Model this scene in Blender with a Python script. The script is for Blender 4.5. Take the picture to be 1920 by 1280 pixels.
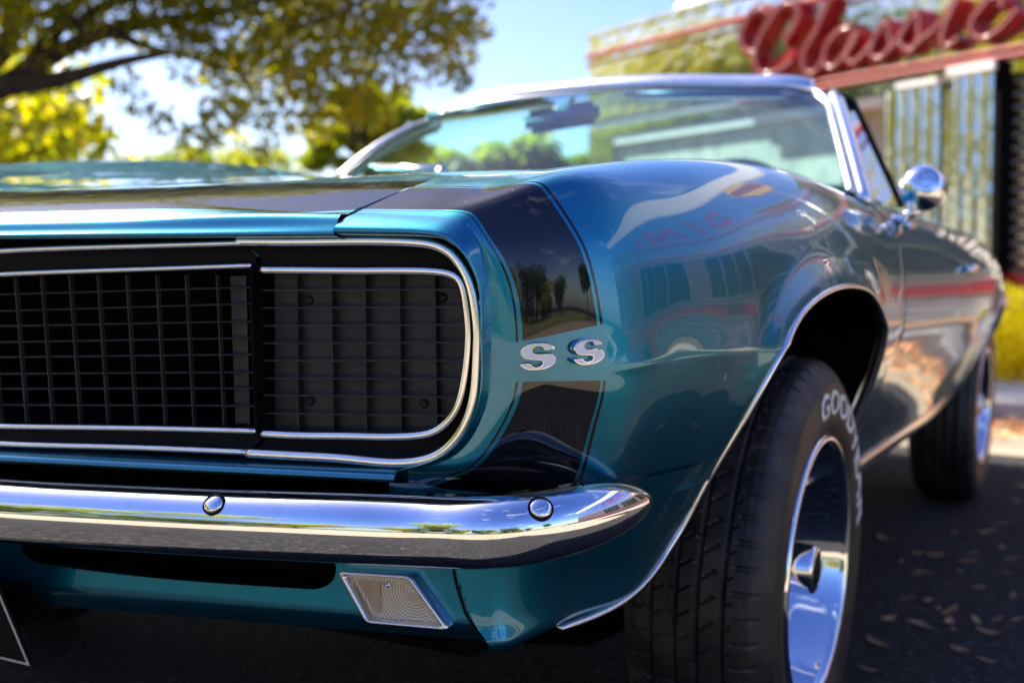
import bpy, bmesh, math, random
import numpy as np
from mathutils import Vector, Matrix, Quaternion

random.seed(7); rng = np.random.default_rng(7)
for o in list(bpy.data.objects):
    bpy.data.objects.remove(o, do_unlink=True)
scene = bpy.context.scene
COL = scene.collection

# ---------------------------------------------------------------- camera
TILT = 0.029668            # the lot falls gently to the car's left side
RY = Matrix.Rotation(TILT, 4, 'Y')
yaw, pit, rol = .469, .0655, .0265
Fv = Vector((-math.sin(yaw)*math.cos(pit), math.cos(yaw)*math.cos(pit), -math.sin(pit)))
Rv = Vector((math.cos(yaw), math.sin(yaw), 0)); Uv = Rv.cross(Fv)
R2 = Rv*math.cos(rol)+Uv*math.sin(rol); U2 = -Rv*math.sin(rol)+Uv*math.cos(rol)
cam_d = bpy.data.cameras.new('camera'); cam = bpy.data.objects.new('camera', cam_d); COL.objects.link(cam)
m = Matrix((R2, U2, -Fv)).transposed().to_4x4(); m.translation = Vector((1.306, -1.04, .803))
cam.matrix_world = RY @ m
cam_d.sensor_width = 36; cam_d.lens = 2300/1920*36; cam_d.clip_start = .05; cam_d.clip_end = 3000
cam_d.dof.use_dof = True; cam_d.dof.focus_distance = 1.24; cam_d.dof.aperture_fstop = 4.3
scene.camera = cam

# ---------------------------------------------------------------- sky, sun, exposure
SUN_EL = math.radians(47)
SUN_DIR = Vector((-.975, .22, 0)).normalized()        # horizontal direction towards the sun
world = bpy.data.worlds.new('World'); scene.world = world; world.use_nodes = True
nt = world.node_tree; nt.nodes.clear()
out = nt.nodes.new('ShaderNodeOutputWorld'); bg = nt.nodes.new('ShaderNodeBackground')
sky = nt.nodes.new('ShaderNodeTexSky'); sky.sky_type = 'NISHITA'; sky.sun_disc = False
sky.sun_elevation = SUN_EL; sky.sun_rotation = math.atan2(SUN_DIR.x, SUN_DIR.y)
sky.air_density = 1.0; sky.dust_density = 1.3; sky.ozone_density = 3.5
bg.inputs['Strength'].default_value = .068
tc = nt.nodes.new('ShaderNodeTexCoord'); mp = nt.nodes.new('ShaderNodeMapping'); mp.inputs['Scale'].default_value = (1, 1, 3.2)
nz = nt.nodes.new('ShaderNodeTexNoise'); nz.inputs['Scale'].default_value = 2.3; nz.inputs['Detail'].default_value = 7; nz.inputs['Roughness'].default_value = .62
cr = nt.nodes.new('ShaderNodeValToRGB'); cr.color_ramp.elements[0].position = .57; cr.color_ramp.elements[1].position = .80
cr.color_ramp.elements[0].color = (0, 0, 0, 1); cr.color_ramp.elements[1].color = (.75, .75, .75, 1)
mx = nt.nodes.new('ShaderNodeMix'); mx.data_type = 'RGBA'; mx.inputs[7].default_value = (6.4, 6.9, 7.6, 1)
nt.links.new(tc.outputs['Generated'], mp.inputs['Vector']); nt.links.new(mp.outputs['Vector'], nz.inputs['Vector'])
nt.links.new(nz.outputs['Fac'], cr.inputs['Fac']); nt.links.new(cr.outputs['Color'], mx.inputs[0])
hs0 = nt.nodes.new('ShaderNodeHueSaturation'); hs0.inputs['Saturation'].default_value = 1.25; hs0.inputs['Hue'].default_value = .522; nt.links.new(sky.outputs['Color'], hs0.inputs['Color']); nt.links.new(hs0.outputs['Color'], mx.inputs[6]); nt.links.new(mx.outputs[2], bg.inputs['Color'])
nt.links.new(bg.outputs['Background'], out.inputs['Surface'])

sd = bpy.data.lights.new('sun', 'SUN'); sun = bpy.data.objects.new('sun', sd); COL.objects.link(sun)
sd.energy = 5.0; sd.angle = math.radians(.5); sd.color = (1, .92, .78)
sv = Vector((SUN_DIR.x*math.cos(SUN_EL), SUN_DIR.y*math.cos(SUN_EL), math.sin(SUN_EL)))
sun.rotation_euler = (-sv).to_track_quat('-Z', 'Y').to_euler()
scene.view_settings.view_transform = 'Standard'; scene.view_settings.look = 'None'
scene.view_settings.gamma = 1; scene.view_settings.exposure = 2.0
scene.render.engine = 'CYCLES'

# ---------------------------------------------------------------- helpers
def mat(name, base=(.5, .5, .5), rough=.5, metal=0., coat=0., coat_rough=.02, bump=None, var=None, emis=None, spec=None, trans=0., sss=None):
    """bump=(scale,strength,distance)  var=(scale, colour2, lo, hi)"""
    M = bpy.data.materials.new(name); M.use_nodes = True
    n = M.node_tree.nodes; L = M.node_tree.links; b = n['Principled BSDF']
    b.inputs['Base Color'].default_value = (*base, 1); b.inputs['Roughness'].default_value = rough
    b.inputs['Metallic'].default_value = metal; b.inputs['Coat Weight'].default_value = coat
    b.inputs['Coat Roughness'].default_value = coat_rough
    if spec is not None: b.inputs['Specular IOR Level'].default_value = spec
    if trans: b.inputs['Transmission Weight'].default_value = trans
    co = n.new('ShaderNodeTexCoord')
    if bump:
        t = n.new('ShaderNodeTexNoise'); t.inputs['Scale'].default_value = bump[0]; t.inputs['Detail'].default_value = 5
        bm = n.new('ShaderNodeBump'); bm.inputs['Strength'].default_value = bump[1]; bm.inputs['Distance'].default_value = bump[2]
        L.new(co.outputs['Object'], t.inputs['Vector']); L.new(t.outputs['Fac'], bm.inputs['Height']); L.new(bm.outputs['Normal'], b.inputs['Normal'])
    if var:
        t = n.new('ShaderNodeTexNoise'); t.inputs['Scale'].default_value = var[0]; t.inputs['Detail'].default_value = 6
        r = n.new('ShaderNodeValToRGB'); r.color_ramp.elements[0].position = var[2]; r.color_ramp.elements[1].position = var[3]
        r.color_ramp.elements[0].color = (*base, 1); r.color_ramp.elements[1].color = (*var[1], 1)
        L.new(co.outputs['Object'], t.inputs['Vector']); L.new(t.outputs['Fac'], r.inputs['Fac']); L.new(r.outputs['Color'], b.inputs['Base Color'])
    if emis:
        b.inputs['Emission Color'].default_value = (*emis[0], 1); b.inputs['Emission Strength'].default_value = emis[1]
    return M

def paint(name, stripe=None):
    """deep teal metallic with flakes under clear coat; stripe = list of (axis,lo,hi) built from UV"""
    M = bpy.data.materials.new(name); M.use_nodes = True
    n = M.node_tree.nodes; L = M.node_tree.links; b = n['Principled BSDF']
    co = n.new('ShaderNodeTexCoord')
    v = n.new('ShaderNodeTexVoronoi'); v.inputs['Scale'].default_value = 2600
    L.new(co.outputs['Object'], v.inputs['Vector'])
    ramp = n.new('ShaderNodeMix'); ramp.data_type = 'RGBA'
    ramp.inputs[6].default_value = (.000, .115, .205, 1); ramp.inputs[7].default_value = (.000, .265, .40, 1)
    sep = n.new('ShaderNodeSeparateColor'); L.new(v.outputs['Color'], sep.inputs['Color']); L.new(sep.outputs['Red'], ramp.inputs[0])
    # tiny flake tilt
    nm = n.new('ShaderNodeBump'); nm.inputs['Strength'].default_value = .10; nm.inputs['Distance'].default_value = .0004
    L.new(sep.outputs['Green'], nm.inputs['Height'])
    L.new(nm.outputs['Normal'], b.inputs['Normal'])
    b.inputs['Metallic'].default_value = .90; b.inputs['Roughness'].default_value = .34
    b.inputs['Coat Weight'].default_value = 1; b.inputs['Coat Roughness'].default_value = .006; b.inputs['Coat IOR'].default_value = 1.62
    # faint orange peel in the clear coat
    w = n.new('ShaderNodeTexNoise'); w.inputs['Scale'].default_value = 9; w.inputs['Detail'].default_value = 2
    wb = n.new('ShaderNodeBump'); wb.inputs['Strength'].default_value = .05; wb.inputs['Distance'].default_value = .0025
    L.new(co.outputs['Object'], w.inputs['Vector']); L.new(w.outputs['Fac'], wb.inputs['Height']); L.new(wb.outputs['Normal'], b.inputs['Coat Normal'])
    dv = n.new('ShaderNodeTexVoronoi'); dv.inputs['Scale'].default_value = 150; L.new(co.outputs['Object'], dv.inputs['Vector'])
    ds = n.new('ShaderNodeSeparateColor'); L.new(dv.outputs['Color'], ds.inputs['Color'])
    d1 = n.new('ShaderNodeMath'); d1.operation = 'LESS_THAN'; L.new(dv.outputs['Distance'], d1.inputs[0]); d1.inputs[1].default_value = .085
    d2 = n.new('ShaderNodeMath'); d2.operation = 'GREATER_THAN'; L.new(ds.outputs['Red'], d2.inputs[0]); d2.inputs[1].default_value = .86
    d3 = n.new('ShaderNodeMath'); d3.operation = 'MULTIPLY'; L.new(d1.outputs[0], d3.inputs[0]); L.new(d2.outputs[0], d3.inputs[1])
    dn = n.new('ShaderNodeTexNoise'); dn.inputs['Scale'].default_value = 5; dn.inputs['Detail'].default_value = 8; dn.inputs['Roughness'].default_value = .7; L.new(co.outputs['Object'], dn.inputs['Vector'])
    dr = n.new('ShaderNodeMapRange'); dr.inputs['From Min'].default_value = .45; dr.inputs['From Max'].default_value = .8; dr.inputs['To Min'].default_value = .004; dr.inputs['To Max'].default_value = .05
    L.new(dn.outputs['Fac'], dr.inputs['Value'])
    da = n.new('ShaderNodeMath'); da.operation = 'MULTIPLY_ADD'; L.new(d3.outputs[0], da.inputs[0]); da.inputs[1].default_value = .5; L.new(dr.outputs[0], da.inputs[2]); L.new(da.outputs[0], b.inputs['Coat Roughness'])
    dm_ = n.new('ShaderNodeMix'); dm_.data_type = 'RGBA'; L.new(d3.outputs[0], dm_.inputs[0]); L.new(ramp.outputs[2], dm_.inputs[6]); dm_.inputs[7].default_value = (.16, .30, .36, 1)
    col = dm_.outputs[2]
    if stripe:
        uv = n.new('ShaderNodeUVMap'); sx = n.new('ShaderNodeSeparateXYZ'); L.new(uv.outputs['UV'], sx.inputs['Vector'])
        def cmp(sock, val, op='GREATER_THAN'):
            q = n.new('ShaderNodeMath'); q.operation = op; L.new(sock, q.inputs[0]); q.inputs[1].default_value = val; return q.outputs[0]
        def mul(a, c):
            q = n.new('ShaderNodeMath'); q.operation = 'MULTIPLY'; L.new(a, q.inputs[0]); L.new(c, q.inputs[1]); return q.outputs[0]
        def add(a, c):
            q = n.new('ShaderNodeMath'); q.operation = 'MAXIMUM'; L.new(a, q.inputs[0]); L.new(c, q.inputs[1]); return q.outputs[0]
        def band(lo, hi): return mul(cmp(sx.outputs['X'], lo), cmp(sx.outputs['X'], hi, 'LESS_THAN'))
        tot = None
        for lo, hi in stripe['u']:
            bb = band(lo, hi); tot = bb if tot is None else add(tot, bb)
        if 'gap' in stripe:
            g0, g1 = stripe['gap']; outg = add(cmp(sx.outputs['Y'], g0, 'LESS_THAN'), cmp(sx.outputs['Y'], g1)); tot = mul(tot, outg)
        mm = n.new('ShaderNodeMix'); mm.data_type = 'RGBA'; L.new(tot, mm.inputs[0]); L.new(col, mm.inputs[6]); mm.inputs[7].default_value = (.006, .006, .009, 1)
        L.new(mm.outputs[2], b.inputs['Base Color'])
        q = n.new('ShaderNodeMath'); q.operation = 'MULTIPLY_ADD'; L.new(tot, q.inputs[0]); q.inputs[1].default_value = -.90; q.inputs[2].default_value = .90
        L.new(q.outputs[0], b.inputs['Metallic'])
        q = n.new('ShaderNodeMath'); q.operation = 'MULTIPLY_ADD'; L.new(tot, q.inputs[0]); q.inputs[1].default_value = -.5; q.inputs[2].default_value = .5
        L.new(q.outputs[0], b.inputs['Specular IOR Level'])
    else: L.new(col, b.inputs['Base Color'])
    return M

def empty(name, parent=None, loc=(0, 0, 0), label=None, cat=None, group=None):
    o = bpy.data.objects.new(name, None); COL.objects.link(o); o.location = loc
    if parent: o.parent = parent
    if label: o['label'] = label
    if cat: o['category'] = cat
    if group: o['group'] = group
    return o
def tag(o, label=None, cat=None, group=None, kind=None):
    for k, v in (('label', label), ('category', cat), ('group', group), ('kind', kind)):
        if v: o[k] = v
    return o
def mk(name, verts, faces, material, parent=None, smooth=True, uv=None, label=None):
    me = bpy.data.meshes.new(name); me.from_pydata([tuple(map(float, v)) for v in verts], [], [tuple(map(int, f)) for f in faces])
    if uv is not None:
        l = me.uv_layers.new(name='UVMap'); vi = np.zeros(len(me.loops), dtype=np.int32); me.loops.foreach_get('vertex_index', vi)
        l.data.foreach_set('uv', np.asarray(uv, dtype=np.float32)[vi].ravel())
    me.polygons.foreach_set('use_smooth', [smooth]*len(me.polygons))
    if isinstance(material, (list, tuple)):
        for x in material: me.materials.append(x)
    else: me.materials.append(material)
    me.update(); o = bpy.data.objects.new(name, me); COL.objects.link(o)
    if parent: o.parent = parent
    if label: o['label'] = label
    return o
class MB:
    def __init__(s): s.v = []; s.f = []
    def add(s, v, f):
        k = len(s.v); s.v += [tuple(p) for p in v]; s.f += [tuple(i+k for i in q) for q in f]; return s
    def box(s, c, d, rot=None, bev=0):
        x, y, z = d[0]/2, d[1]/2, d[2]/2
        if bev:
            b = bev; vs = []; 
            bm = bmesh.new(); bmesh.ops.create_cube(bm, size=1)
            for q in bm.verts: q.co = Vector((q.co.x*d[0], q.co.y*d[1], q.co.z*d[2]))
            bmesh.ops.bevel(bm, geom=bm.edges[:], offset=b, segments=2, affect='EDGES')
            V = [q.co.copy() for q in bm.verts]; F = [[q.index for q in f.verts] for f in bm.faces]; bm.free()
        else:
            V = [Vector(p) for p in ((-x,-y,-z),(x,-y,-z),(x,y,-z),(-x,y,-z),(-x,-y,z),(x,-y,z),(x,y,z),(-x,y,z))]
            F = [(0,3,2,1),(4,5,6,7),(0,1,5,4),(1,2,6,5),(2,3,7,6),(3,0,4,7)]
        if rot is not None: V = [rot @ p for p in V]
        return s.add([p+Vector(c) for p in V], F)
    def bar(s, a, b, w, h, up=(0, 0, 1)):
        a, b = Vector(a), Vector(b); t = (b-a).normalized(); u = Vector(up); sd = t.cross(u).normalized(); u = sd.cross(t)
        V = [p+sd*i*w/2+u*j*h/2 for p in (a, b) for i, j in ((-1,-1),(1,-1),(1,1),(-1,1))]
        return s.add(V, [(0,1,2,3),(7,6,5,4),(0,4,5,1),(1,5,6,2),(2,6,7,3),(3,7,4,0)])
    def tube(s, pts, rad, n=8, cap=True):
        pts = [Vector(p) for p in pts]; R = rad if hasattr(rad, '__len__') else [rad]*len(pts)
        rings = []; prev = None
        for i, p in enumerate(pts):
            t = (pts[min(i+1, len(pts)-1)]-pts[max(i-1, 0)]).normalized()
            if prev is None: a = t.orthogonal().normalized()
            else: a = (prev-t*prev.dot(t)).normalized()
            prev = a; b = t.cross(a)
            rings.append([p+(a*math.cos(q*2*math.pi/n)+b*math.sin(q*2*math.pi/n))*R[i] for q in range(n)])
        V = [p for r in rings for p in r]; F = []
        for i in range(len(rings)-1):
            for q in range(n): F.append((i*n+q, i*n+(q+1) % n, (i+1)*n+(q+1) % n, (i+1)*n+q))
        if cap: F += [tuple(range(n))[::-1], tuple((len(rings)-1)*n+q for q in range(n))]
        return s.add(V, F)
    def build(s, name, material, parent=None, smooth=False, label=None): return mk(name, s.v, s.f, material, parent, smooth, label=label)

def spline(knots, P, t):
    """C2 natural cubic through P (n,...) at knots, evaluated at t"""
    x = np.asarray(knots, float); P = np.asarray(P, float); n = len(x); sh = P.shape[1:]; Y = P.reshape(n, -1)
    h = np.diff(x); A = np.zeros((n, n)); B = np.zeros_like(Y); A[0, 0] = A[-1, -1] = 1
    for i in range(1, n-1):
        A[i, i-1] = h[i-1]; A[i, i] = 2*(h[i-1]+h[i]); A[i, i+1] = h[i]
        B[i] = 6*((Y[i+1]-Y[i])/h[i]-(Y[i]-Y[i-1])/h[i-1])
    Mm = np.linalg.solve(A, B); t = np.asarray(t, float); k = np.clip(np.searchsorted(x, t)-1, 0, n-2)
    a = (x[k+1]-t)/h[k]; b = (t-x[k])/h[k]; a = a[:, None]; b = b[:, None]; H = h[k][:, None]
    r = a*Y[k]+b*Y[k+1]+((a**3-a)*Mm[k]+(b**3-b)*Mm[k+1])*H*H/6
    return r.reshape((len(t),)+sh)
def grid_faces(nu, nv):
    return [(i*nv+j, (i+1)*nv+j, (i+1)*nv+j+1, i*nv+j+1) for i in range(nu-1) for j in range(nv-1)]
def smooth_path(pts, n=80, closed=False):
    P = np.array(pts, float); d = np.r_[0, np.cumsum(np.linalg.norm(np.diff(P, axis=0), axis=1))]
    return spline(d, P, np.linspace(0, d[-1], n))
def sweep(path, prof, nrm, closed_prof=True, caps=True):
    """prof: (b,n) pairs; n along nrm (per path vector or constant), b = t x n"""
    P = [Vector(p) for p in path]; V = []; k = len(prof)
    for i, p in enumerate(P):
        t = (P[min(i+1, len(P)-1)]-P[max(i-1, 0)]).normalized(); N = Vector(nrm[i] if hasattr(nrm[0], '__len__') else nrm)
        N = (N-t*N.dot(t)).normalized(); B = t.cross(N)
        V += [p+B*b+N*n for b, n in prof]
    F = []
    for i in range(len(P)-1):
        for j in range(k if closed_prof else k-1):
            F.append((i*k+j, i*k+(j+1) % k, (i+1)*k+(j+1) % k, (i+1)*k+j))
    if caps and closed_prof: F += [tuple(range(k))[::-1], tuple((len(P)-1)*k+j for j in range(k))]
    return V, F
def round_prof(w, h, base=0., n=7):
    """half-round: width w, height h above base"""
    r = [(-w/2, base)]
    for i in range(n): 
        a = math.pi*(1-i/(n-1)); r.append((w/2*math.cos(a)*.999, base+max(.0003, h*math.sin(a)**.55)))
    r.append((w/2, base)); return r
def mirror_mesh(o, name, lift=False, parent=None):
    me = o.data.copy(); n = len(me.vertices); c = np.empty(n*3); me.vertices.foreach_get('co', c); c = c.reshape(-1, 3); c[:, 0] *= -1
    if lift: c = far_lift(c)
    me.vertices.foreach_set('co', c.ravel()); me.flip_normals(); me.update()
    q = bpy.data.objects.new(name, me); COL.objects.link(q); q.parent = parent or o.parent; return q
def sstep(a, b, x): t = np.clip((x-a)/(b-a), 0, 1); return t*t*(3-2*t)
def far_lift(c):
    w = sstep(.42, .72, -c[:, 0])*sstep(.72, .90, c[:, 2])
    l = np.interp(c[:, 1], [.2, .75, 1.12, 1.46, 1.75], [0, .017, .056, .070, .070])
    c[:, 2] += w*l; return c

# ---------------------------------------------------------------- materials
PAINT = paint('teal_metallic_paint')
PAINT_F = paint('teal_paint_with_nose_stripe', {'u': [(.0262, .0285), (.0325, .0895), (.0925, .0962)], 'gap': (.3215, .3620)})
PAINT_H = paint('teal_paint_hood_stripe', {'u': [(.010, .0125), (.0165, .132), (.137, .140)]})
CHROME = mat('chrome', (.86, .86, .87), .035, 1., bump=(26, .05, .002), var=(60, (.80, .79, .78), .55, .75))
BRIGHT = mat('polished_trim', (.90, .89, .87), .20, 1., bump=(300, .05, .0006), var=(150, (.78, .76, .72), .50, .80))
GRILLE = mat('satin_black_grille', (.016, .016, .017), .5, spec=.3, bump=(420, .25, .0006), var=(40, (.035, .034, .032), .4, .8))
DOORP = mat('dusty_grey_panel', (.012, .012, .013), .55, bump=(260, .5, .0010), var=(18, (.026, .026, .027), .35, .75))
BLACK = mat('flat_black', (.003, .003, .0035), .85, spec=.05, var=(12, (.006, .0055, .005), .4, .7))
RUBBER = mat('tyre_rubber', (.010, .0095, .009), .52, bump=(700, .35, .0008), var=(16, (.060, .047, .033), .42, .78))
GASKET = mat('black_gasket', (.004, .004, .005), .6, spec=.15, bump=(200, .2, .0006))
LETTERW = mat('white_sidewall_letters', (.84, .80, .70), .6, var=(80, (.50, .46, .38), .45, .75))
CREAM = mat('cream_enamel', (.96, .93, .86), .45, var=(30, (.90, .85, .76), .4, .7))
VINYL = mat('dark_teal_vinyl', (.010, .045, .055), .45, bump=(380, .3, .0008), var=(30, (.02, .06, .07), .4, .7))

# ================================================================= THE CAR
car = empty('car'); car.rotation_euler = (0, TILT, 0)
tag(car, 'teal metallic classic muscle convertible with a black nose stripe and two SS letters', 'car')

def G(x): return -.02+.14*math.sqrt(x*x+.0016)-.0056
FY = [.06,.075,.079,.083,.095,.115,.15,.2,.3,.45,.7,.93,1.2,1.46,2.2,2.6,3.0,3.6,4.2,4.6]
FX = [.60,.69,.714,.738,.768,.795,.825,.847,.871,.890,.906,.912,.911,.908,.910,.910,.900,.880,.825,.74]
OZ = [.34,.38,.44,.50,.555,.61,.66,.705,.79,.84,.89,.92,.94]
OX = [-.122,-.112,-.098,-.074,-.050,-.028,-.012,0,-.006,-.02,-.055,-.10,-.15]
_fk = np.array([.15,.3,.5,.7,.93,1.2,1.46,2.2,2.6,3.0,3.6,4.2,4.6]); _fv = np.interp(_fk, FY, FX)
def fplan(y):
    if y < .15: return float(np.interp(y, FY, FX))
    return float(spline(_fk, _fv[:, None], [y])[0, 0])
def surf_x(y, z): return fplan(y)+float(np.interp(z, OZ, OX))

# wheel opening outline (y,z)
ARCH = smooth_path([(.21,.384),(.30,.388),(.38,.405),(.43,.438),(.455,.48),(.466,.54),(.475,.61),(.505,.69),(.56,.733),(.64,.76),(.75,.776),(.88,.778),(1.0,.765),(1.10,.727),(1.17,.66),(1.203,.57),(1.212,.46),(1.21,.34)], 120)
RARCH = smooth_path([(3.22,.36),(3.215,.48),(3.235,.58),(3.31,.665),(3.43,.712),(3.60,.725),(3.77,.712),(3.89,.665),(3.965,.58),(3.985,.48),(3.98,.36)], 80)
def in_poly(py, pz, poly):
    c = False; n = len(poly); j = n-1
    for i in range(n):
        yi, zi = poly[i]; yj, zj = poly[j]
        if (zi > pz) != (zj > pz) and py < (yj-yi)*(pz-zi)/(zj-zi)+yi: c = not c
        j = i
    return c
def cut_hole(V, F, uv, poly, axes=(1, 2), side_min=.55):
    """remove faces inside the closed polygon and snap the new rim to it"""
    V = np.array(V, float); a, b = axes; c = 3-a-b
    lo = poly.min(0)-.05; hi = poly.max(0)+.05
    P2 = V[:, [a, b]]; near = (P2[:, 0] > lo[0]) & (P2[:, 0] < hi[0]) & (P2[:, 1] > lo[1]) & (P2[:, 1] < hi[1]) & (np.abs(V[:, c]) > side_min if side_min else True)
    keep = []; drop = []; pl = [tuple(p) for p in poly]
    for f in F:
        m_ = P2[list(f)].mean(0)
        if near[f[0]] and in_poly(m_[0], m_[1], pl): drop.append(f)
        else: keep.append(f)
    dv = set(i for f in drop for i in f); kv = set(i for f in keep for i in f); rim = dv & kv
    # normals for sliding on the surface
    nrm = np.zeros_like(V)
    for f in keep:
        if near[f[0]]:
            q = V[list(f)]; nn = np.cross(q[2]-q[0], q[-1]-q[1]); 
            for i in f: nrm[i] += nn
    seg0 = poly; seg1 = np.roll(poly, -1, 0)
    for i in rim:
        p = V[i, [a, b]]; d = seg1-seg0; t = np.clip(((p-seg0)*d).sum(1)/((d*d).sum(1)+1e-12), 0, 1); q = seg0+d*t[:, None]
        k = np.argmin(((q-p)**2).sum(1)); dl = q[k]-p; nn = nrm[i]
        V[i, a] += dl[0]; V[i, b] += dl[1]
        if abs(nn[c]) > 1e-9: V[i, c] -= np.clip((nn[a]*dl[0]+nn[b]*dl[1])/nn[c], -.02, .02)
    used = sorted(kv); mp_ = {o: n for n, o in enumerate(used)}
    return V[used], [tuple(mp_[i] for i in f) for f in keep], (np.array(uv)[used] if uv is not None else None)
def flare_k(y, z): return float(sstep(.50, .72, z)) if y < .9 else float(sstep(.38, .45, z))
def flare(V, arch, amt=.017, w=.038):
    V = np.array(V, float); A = arch
    sel = np.where(V[:, 0] > .70)[0]
    for i in sel:
        d = np.sqrt(((A-V[i, 1:3])**2).sum(1)).min()
        if d < .2: V[i, 0] += amt*math.exp(-(d/w)**2)*flare_k(V[i, 1], V[i, 2])
    return V

# ---- front fender: control net, columns run back from the grille opening, rows run down
crY = [.24,.36,.50,.68,.86,1.10,1.46]
crown = {.24:(.758,.917),.36:(.767,.933),.50:(.776,.948),.68:(.788,.960),.86:(.797,.965),1.10:(.797,.961),1.46:(.787,.949)}
gapl = {.24:(.612,.903),.36:(.630,.917),.50:(.645,.930),.68:(.656,.942),.86:(.662,.950),1.10:(.666,.957),1.46:(.668,.960)}
def fcol(y, cx, cz, gx, gz, rear=0.):
    f = fplan(y); dx = f-cx; hh = cz-.735
    r = [(gx, y, gz), ((gx+cx)/2, y, (gz+cz)/2-.002), (cx-.028, y, cz-.003), (cx, y, cz)]
    for th in (15, 32, 52, 72):
        a = math.radians(th); r.append((cx+dx*math.sin(a), y, cz-hh*(1-math.cos(a))))
    zz = [.700, .655, .61, .57, .53]; zr = [.700, .645, .57, .48, .37]
    for a_, b_ in zip(zz, zr):
        z = a_+(b_-a_)*rear; r.append((f+float(np.interp(z, OZ, OX)), y, z))
    return r
cols = [
 [(.554,.058,.848),(.615,.066,.8475),(.655,.0725,.847),(.672,.074,.845),(.684,.0755,.8385),(.698,.078,.822),(.7075,.0790,.790),(.7135,.0797,.745),(.7148,.0798,.6834),(.7105,.0795,.652),(.696,.077,.618),(.668,.073,.592),(.600,.0655,.575)],
 [(.556,.072,.8535),(.620,.0765,.8535),(.663,.081,.8535),(.683,.082,.8515),(.6935,.0812,.8425),(.707,.0803,.825),(.7225,.0815,.8045),(.7405,.0855,.755),(.7450,.0866,.6876),(.7385,.0864,.6512),(.7130,.0825,.6045),(.6894,.0794,.5820),(.640,.0830,.561)],
 [(.585,.122,.880),(.650,.118,.879),(.706,.118,.881),(.7355,.1165,.884),(.7480,.1155,.877),(.7590,.1155,.8640),(.7772,.1185,.8391),(.7995,.1275,.7864),(.8118,.1370,.6920),(.8075,.1372,.6545),(.7976,.1367,.6184),(.7870,.1390,.5800),(.765,.148,.543)]]
for i, y in enumerate(crY):
    cols.append(fcol(y, *crown[y], *gapl[y], rear=[0, 0, 0, .15, .5, .85, 1][i]))
UK = [0, .03, .09, .22, .34, .48, .66, .84, 1.08, 1.44]
VK = [0, .06, .115, .135, .155, .185, .225, .29, .352, .392, .43, .465, .51]
NETU = np.array(cols)                                # (cols, rows, 3)
def fender_eval(us, vs):
    a = spline(UK, NETU, us); b = spline(VK, np.transpose(a, (1, 0, 2)), vs); return np.transpose(b, (1, 0, 2))
us = np.unique(np.r_[np.linspace(0, .09, 22), np.linspace(.09, .34, 26), np.linspace(.34, 1.44, 110)])
vs = np.linspace(0, .51, 120)
FG = fender_eval(us, vs)
# light relaxation of the dense net keeps reflections calm
rel = (.08+.92*sstep(.10, .24, us))[1:-1, None, None]*np.ones((1, len(vs)-2, 1))
kc = int(np.argmin(abs(vs-.352)))-1; rel[:, kc] *= (.02+.98*sstep(.75, .95, us)+.5*(us < .1))[1:-1, None]; rel = np.minimum(rel, 1)
for it in range(160):
    inn = FG[1:-1, 1:-1]; av = .5*inn+.125*(FG[:-2, 1:-1]+FG[2:, 1:-1]+FG[1:-1, :-2]+FG[1:-1, 2:]); FG[1:-1, 1:-1] = inn+(av-inn)*rel*(1 if it > 10 else 1)
V = FG.reshape(-1, 3); UVg = np.array([(u, v) for u in us for v in vs]); F = grid_faces(len(us), len(vs))
archpoly = np.vstack([ARCH, [(1.21, .2), (.2, .2)]])
V, F, UVf = cut_hole(V, F, UVg, archpoly)
V = flare(V, ARCH)
fender = mk('front_fender', V, F, PAINT_F, car, uv=UVf)
fender2 = mirror_mesh(fender, 'front_fender', lift=True)

# lip between the crest and the grille opening (rolled edge)
lipo = np.array([(.5448,.828),(.600,.8284),(.650,.8277),(.666,.8258),(.677,.8210),(.6900,.8110),(.7015,.785),(.7080,.7413),(.7103,.686),(.7068,.6523),(.6925,.6205),(.665,.5955),(.600,.5730)])
K0 = NETU[0]; lip_front = np.array([(x, G(x)-.016*(1 if z > .8 else .45), z) for x, z in lipo]); lip_in = np.array([(x-(.004 if i > 3 else 0), G(x)+.012, z-(.004 if i < 5 else 0)+(.003 if i > 10 else 0)) for i, (x, z) in enumerate(lipo)])
mid = (K0+lip_front)/2+np.array([.0, -.003, .0025])*np.linspace(1, .2, 13)[:, None]
LG = spline([0, .5, 1, 1.5], np.stack([K0, mid, lip_front, lip_in]), np.r_[np.linspace(0, 1, 12), np.linspace(1.05, 1.5, 8)])
LG = np.transpose(spline(VK, np.transpose(LG, (1, 0, 2)), vs), (1, 0, 2))
LG[0] = FG[0]
lipm = mk('fender_lip', LG.reshape(-1, 3), [f[::-1] for f in grid_faces(len(LG), len(vs))], PAINT, car)
mirror_mesh(lipm, 'fender_lip')

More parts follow.
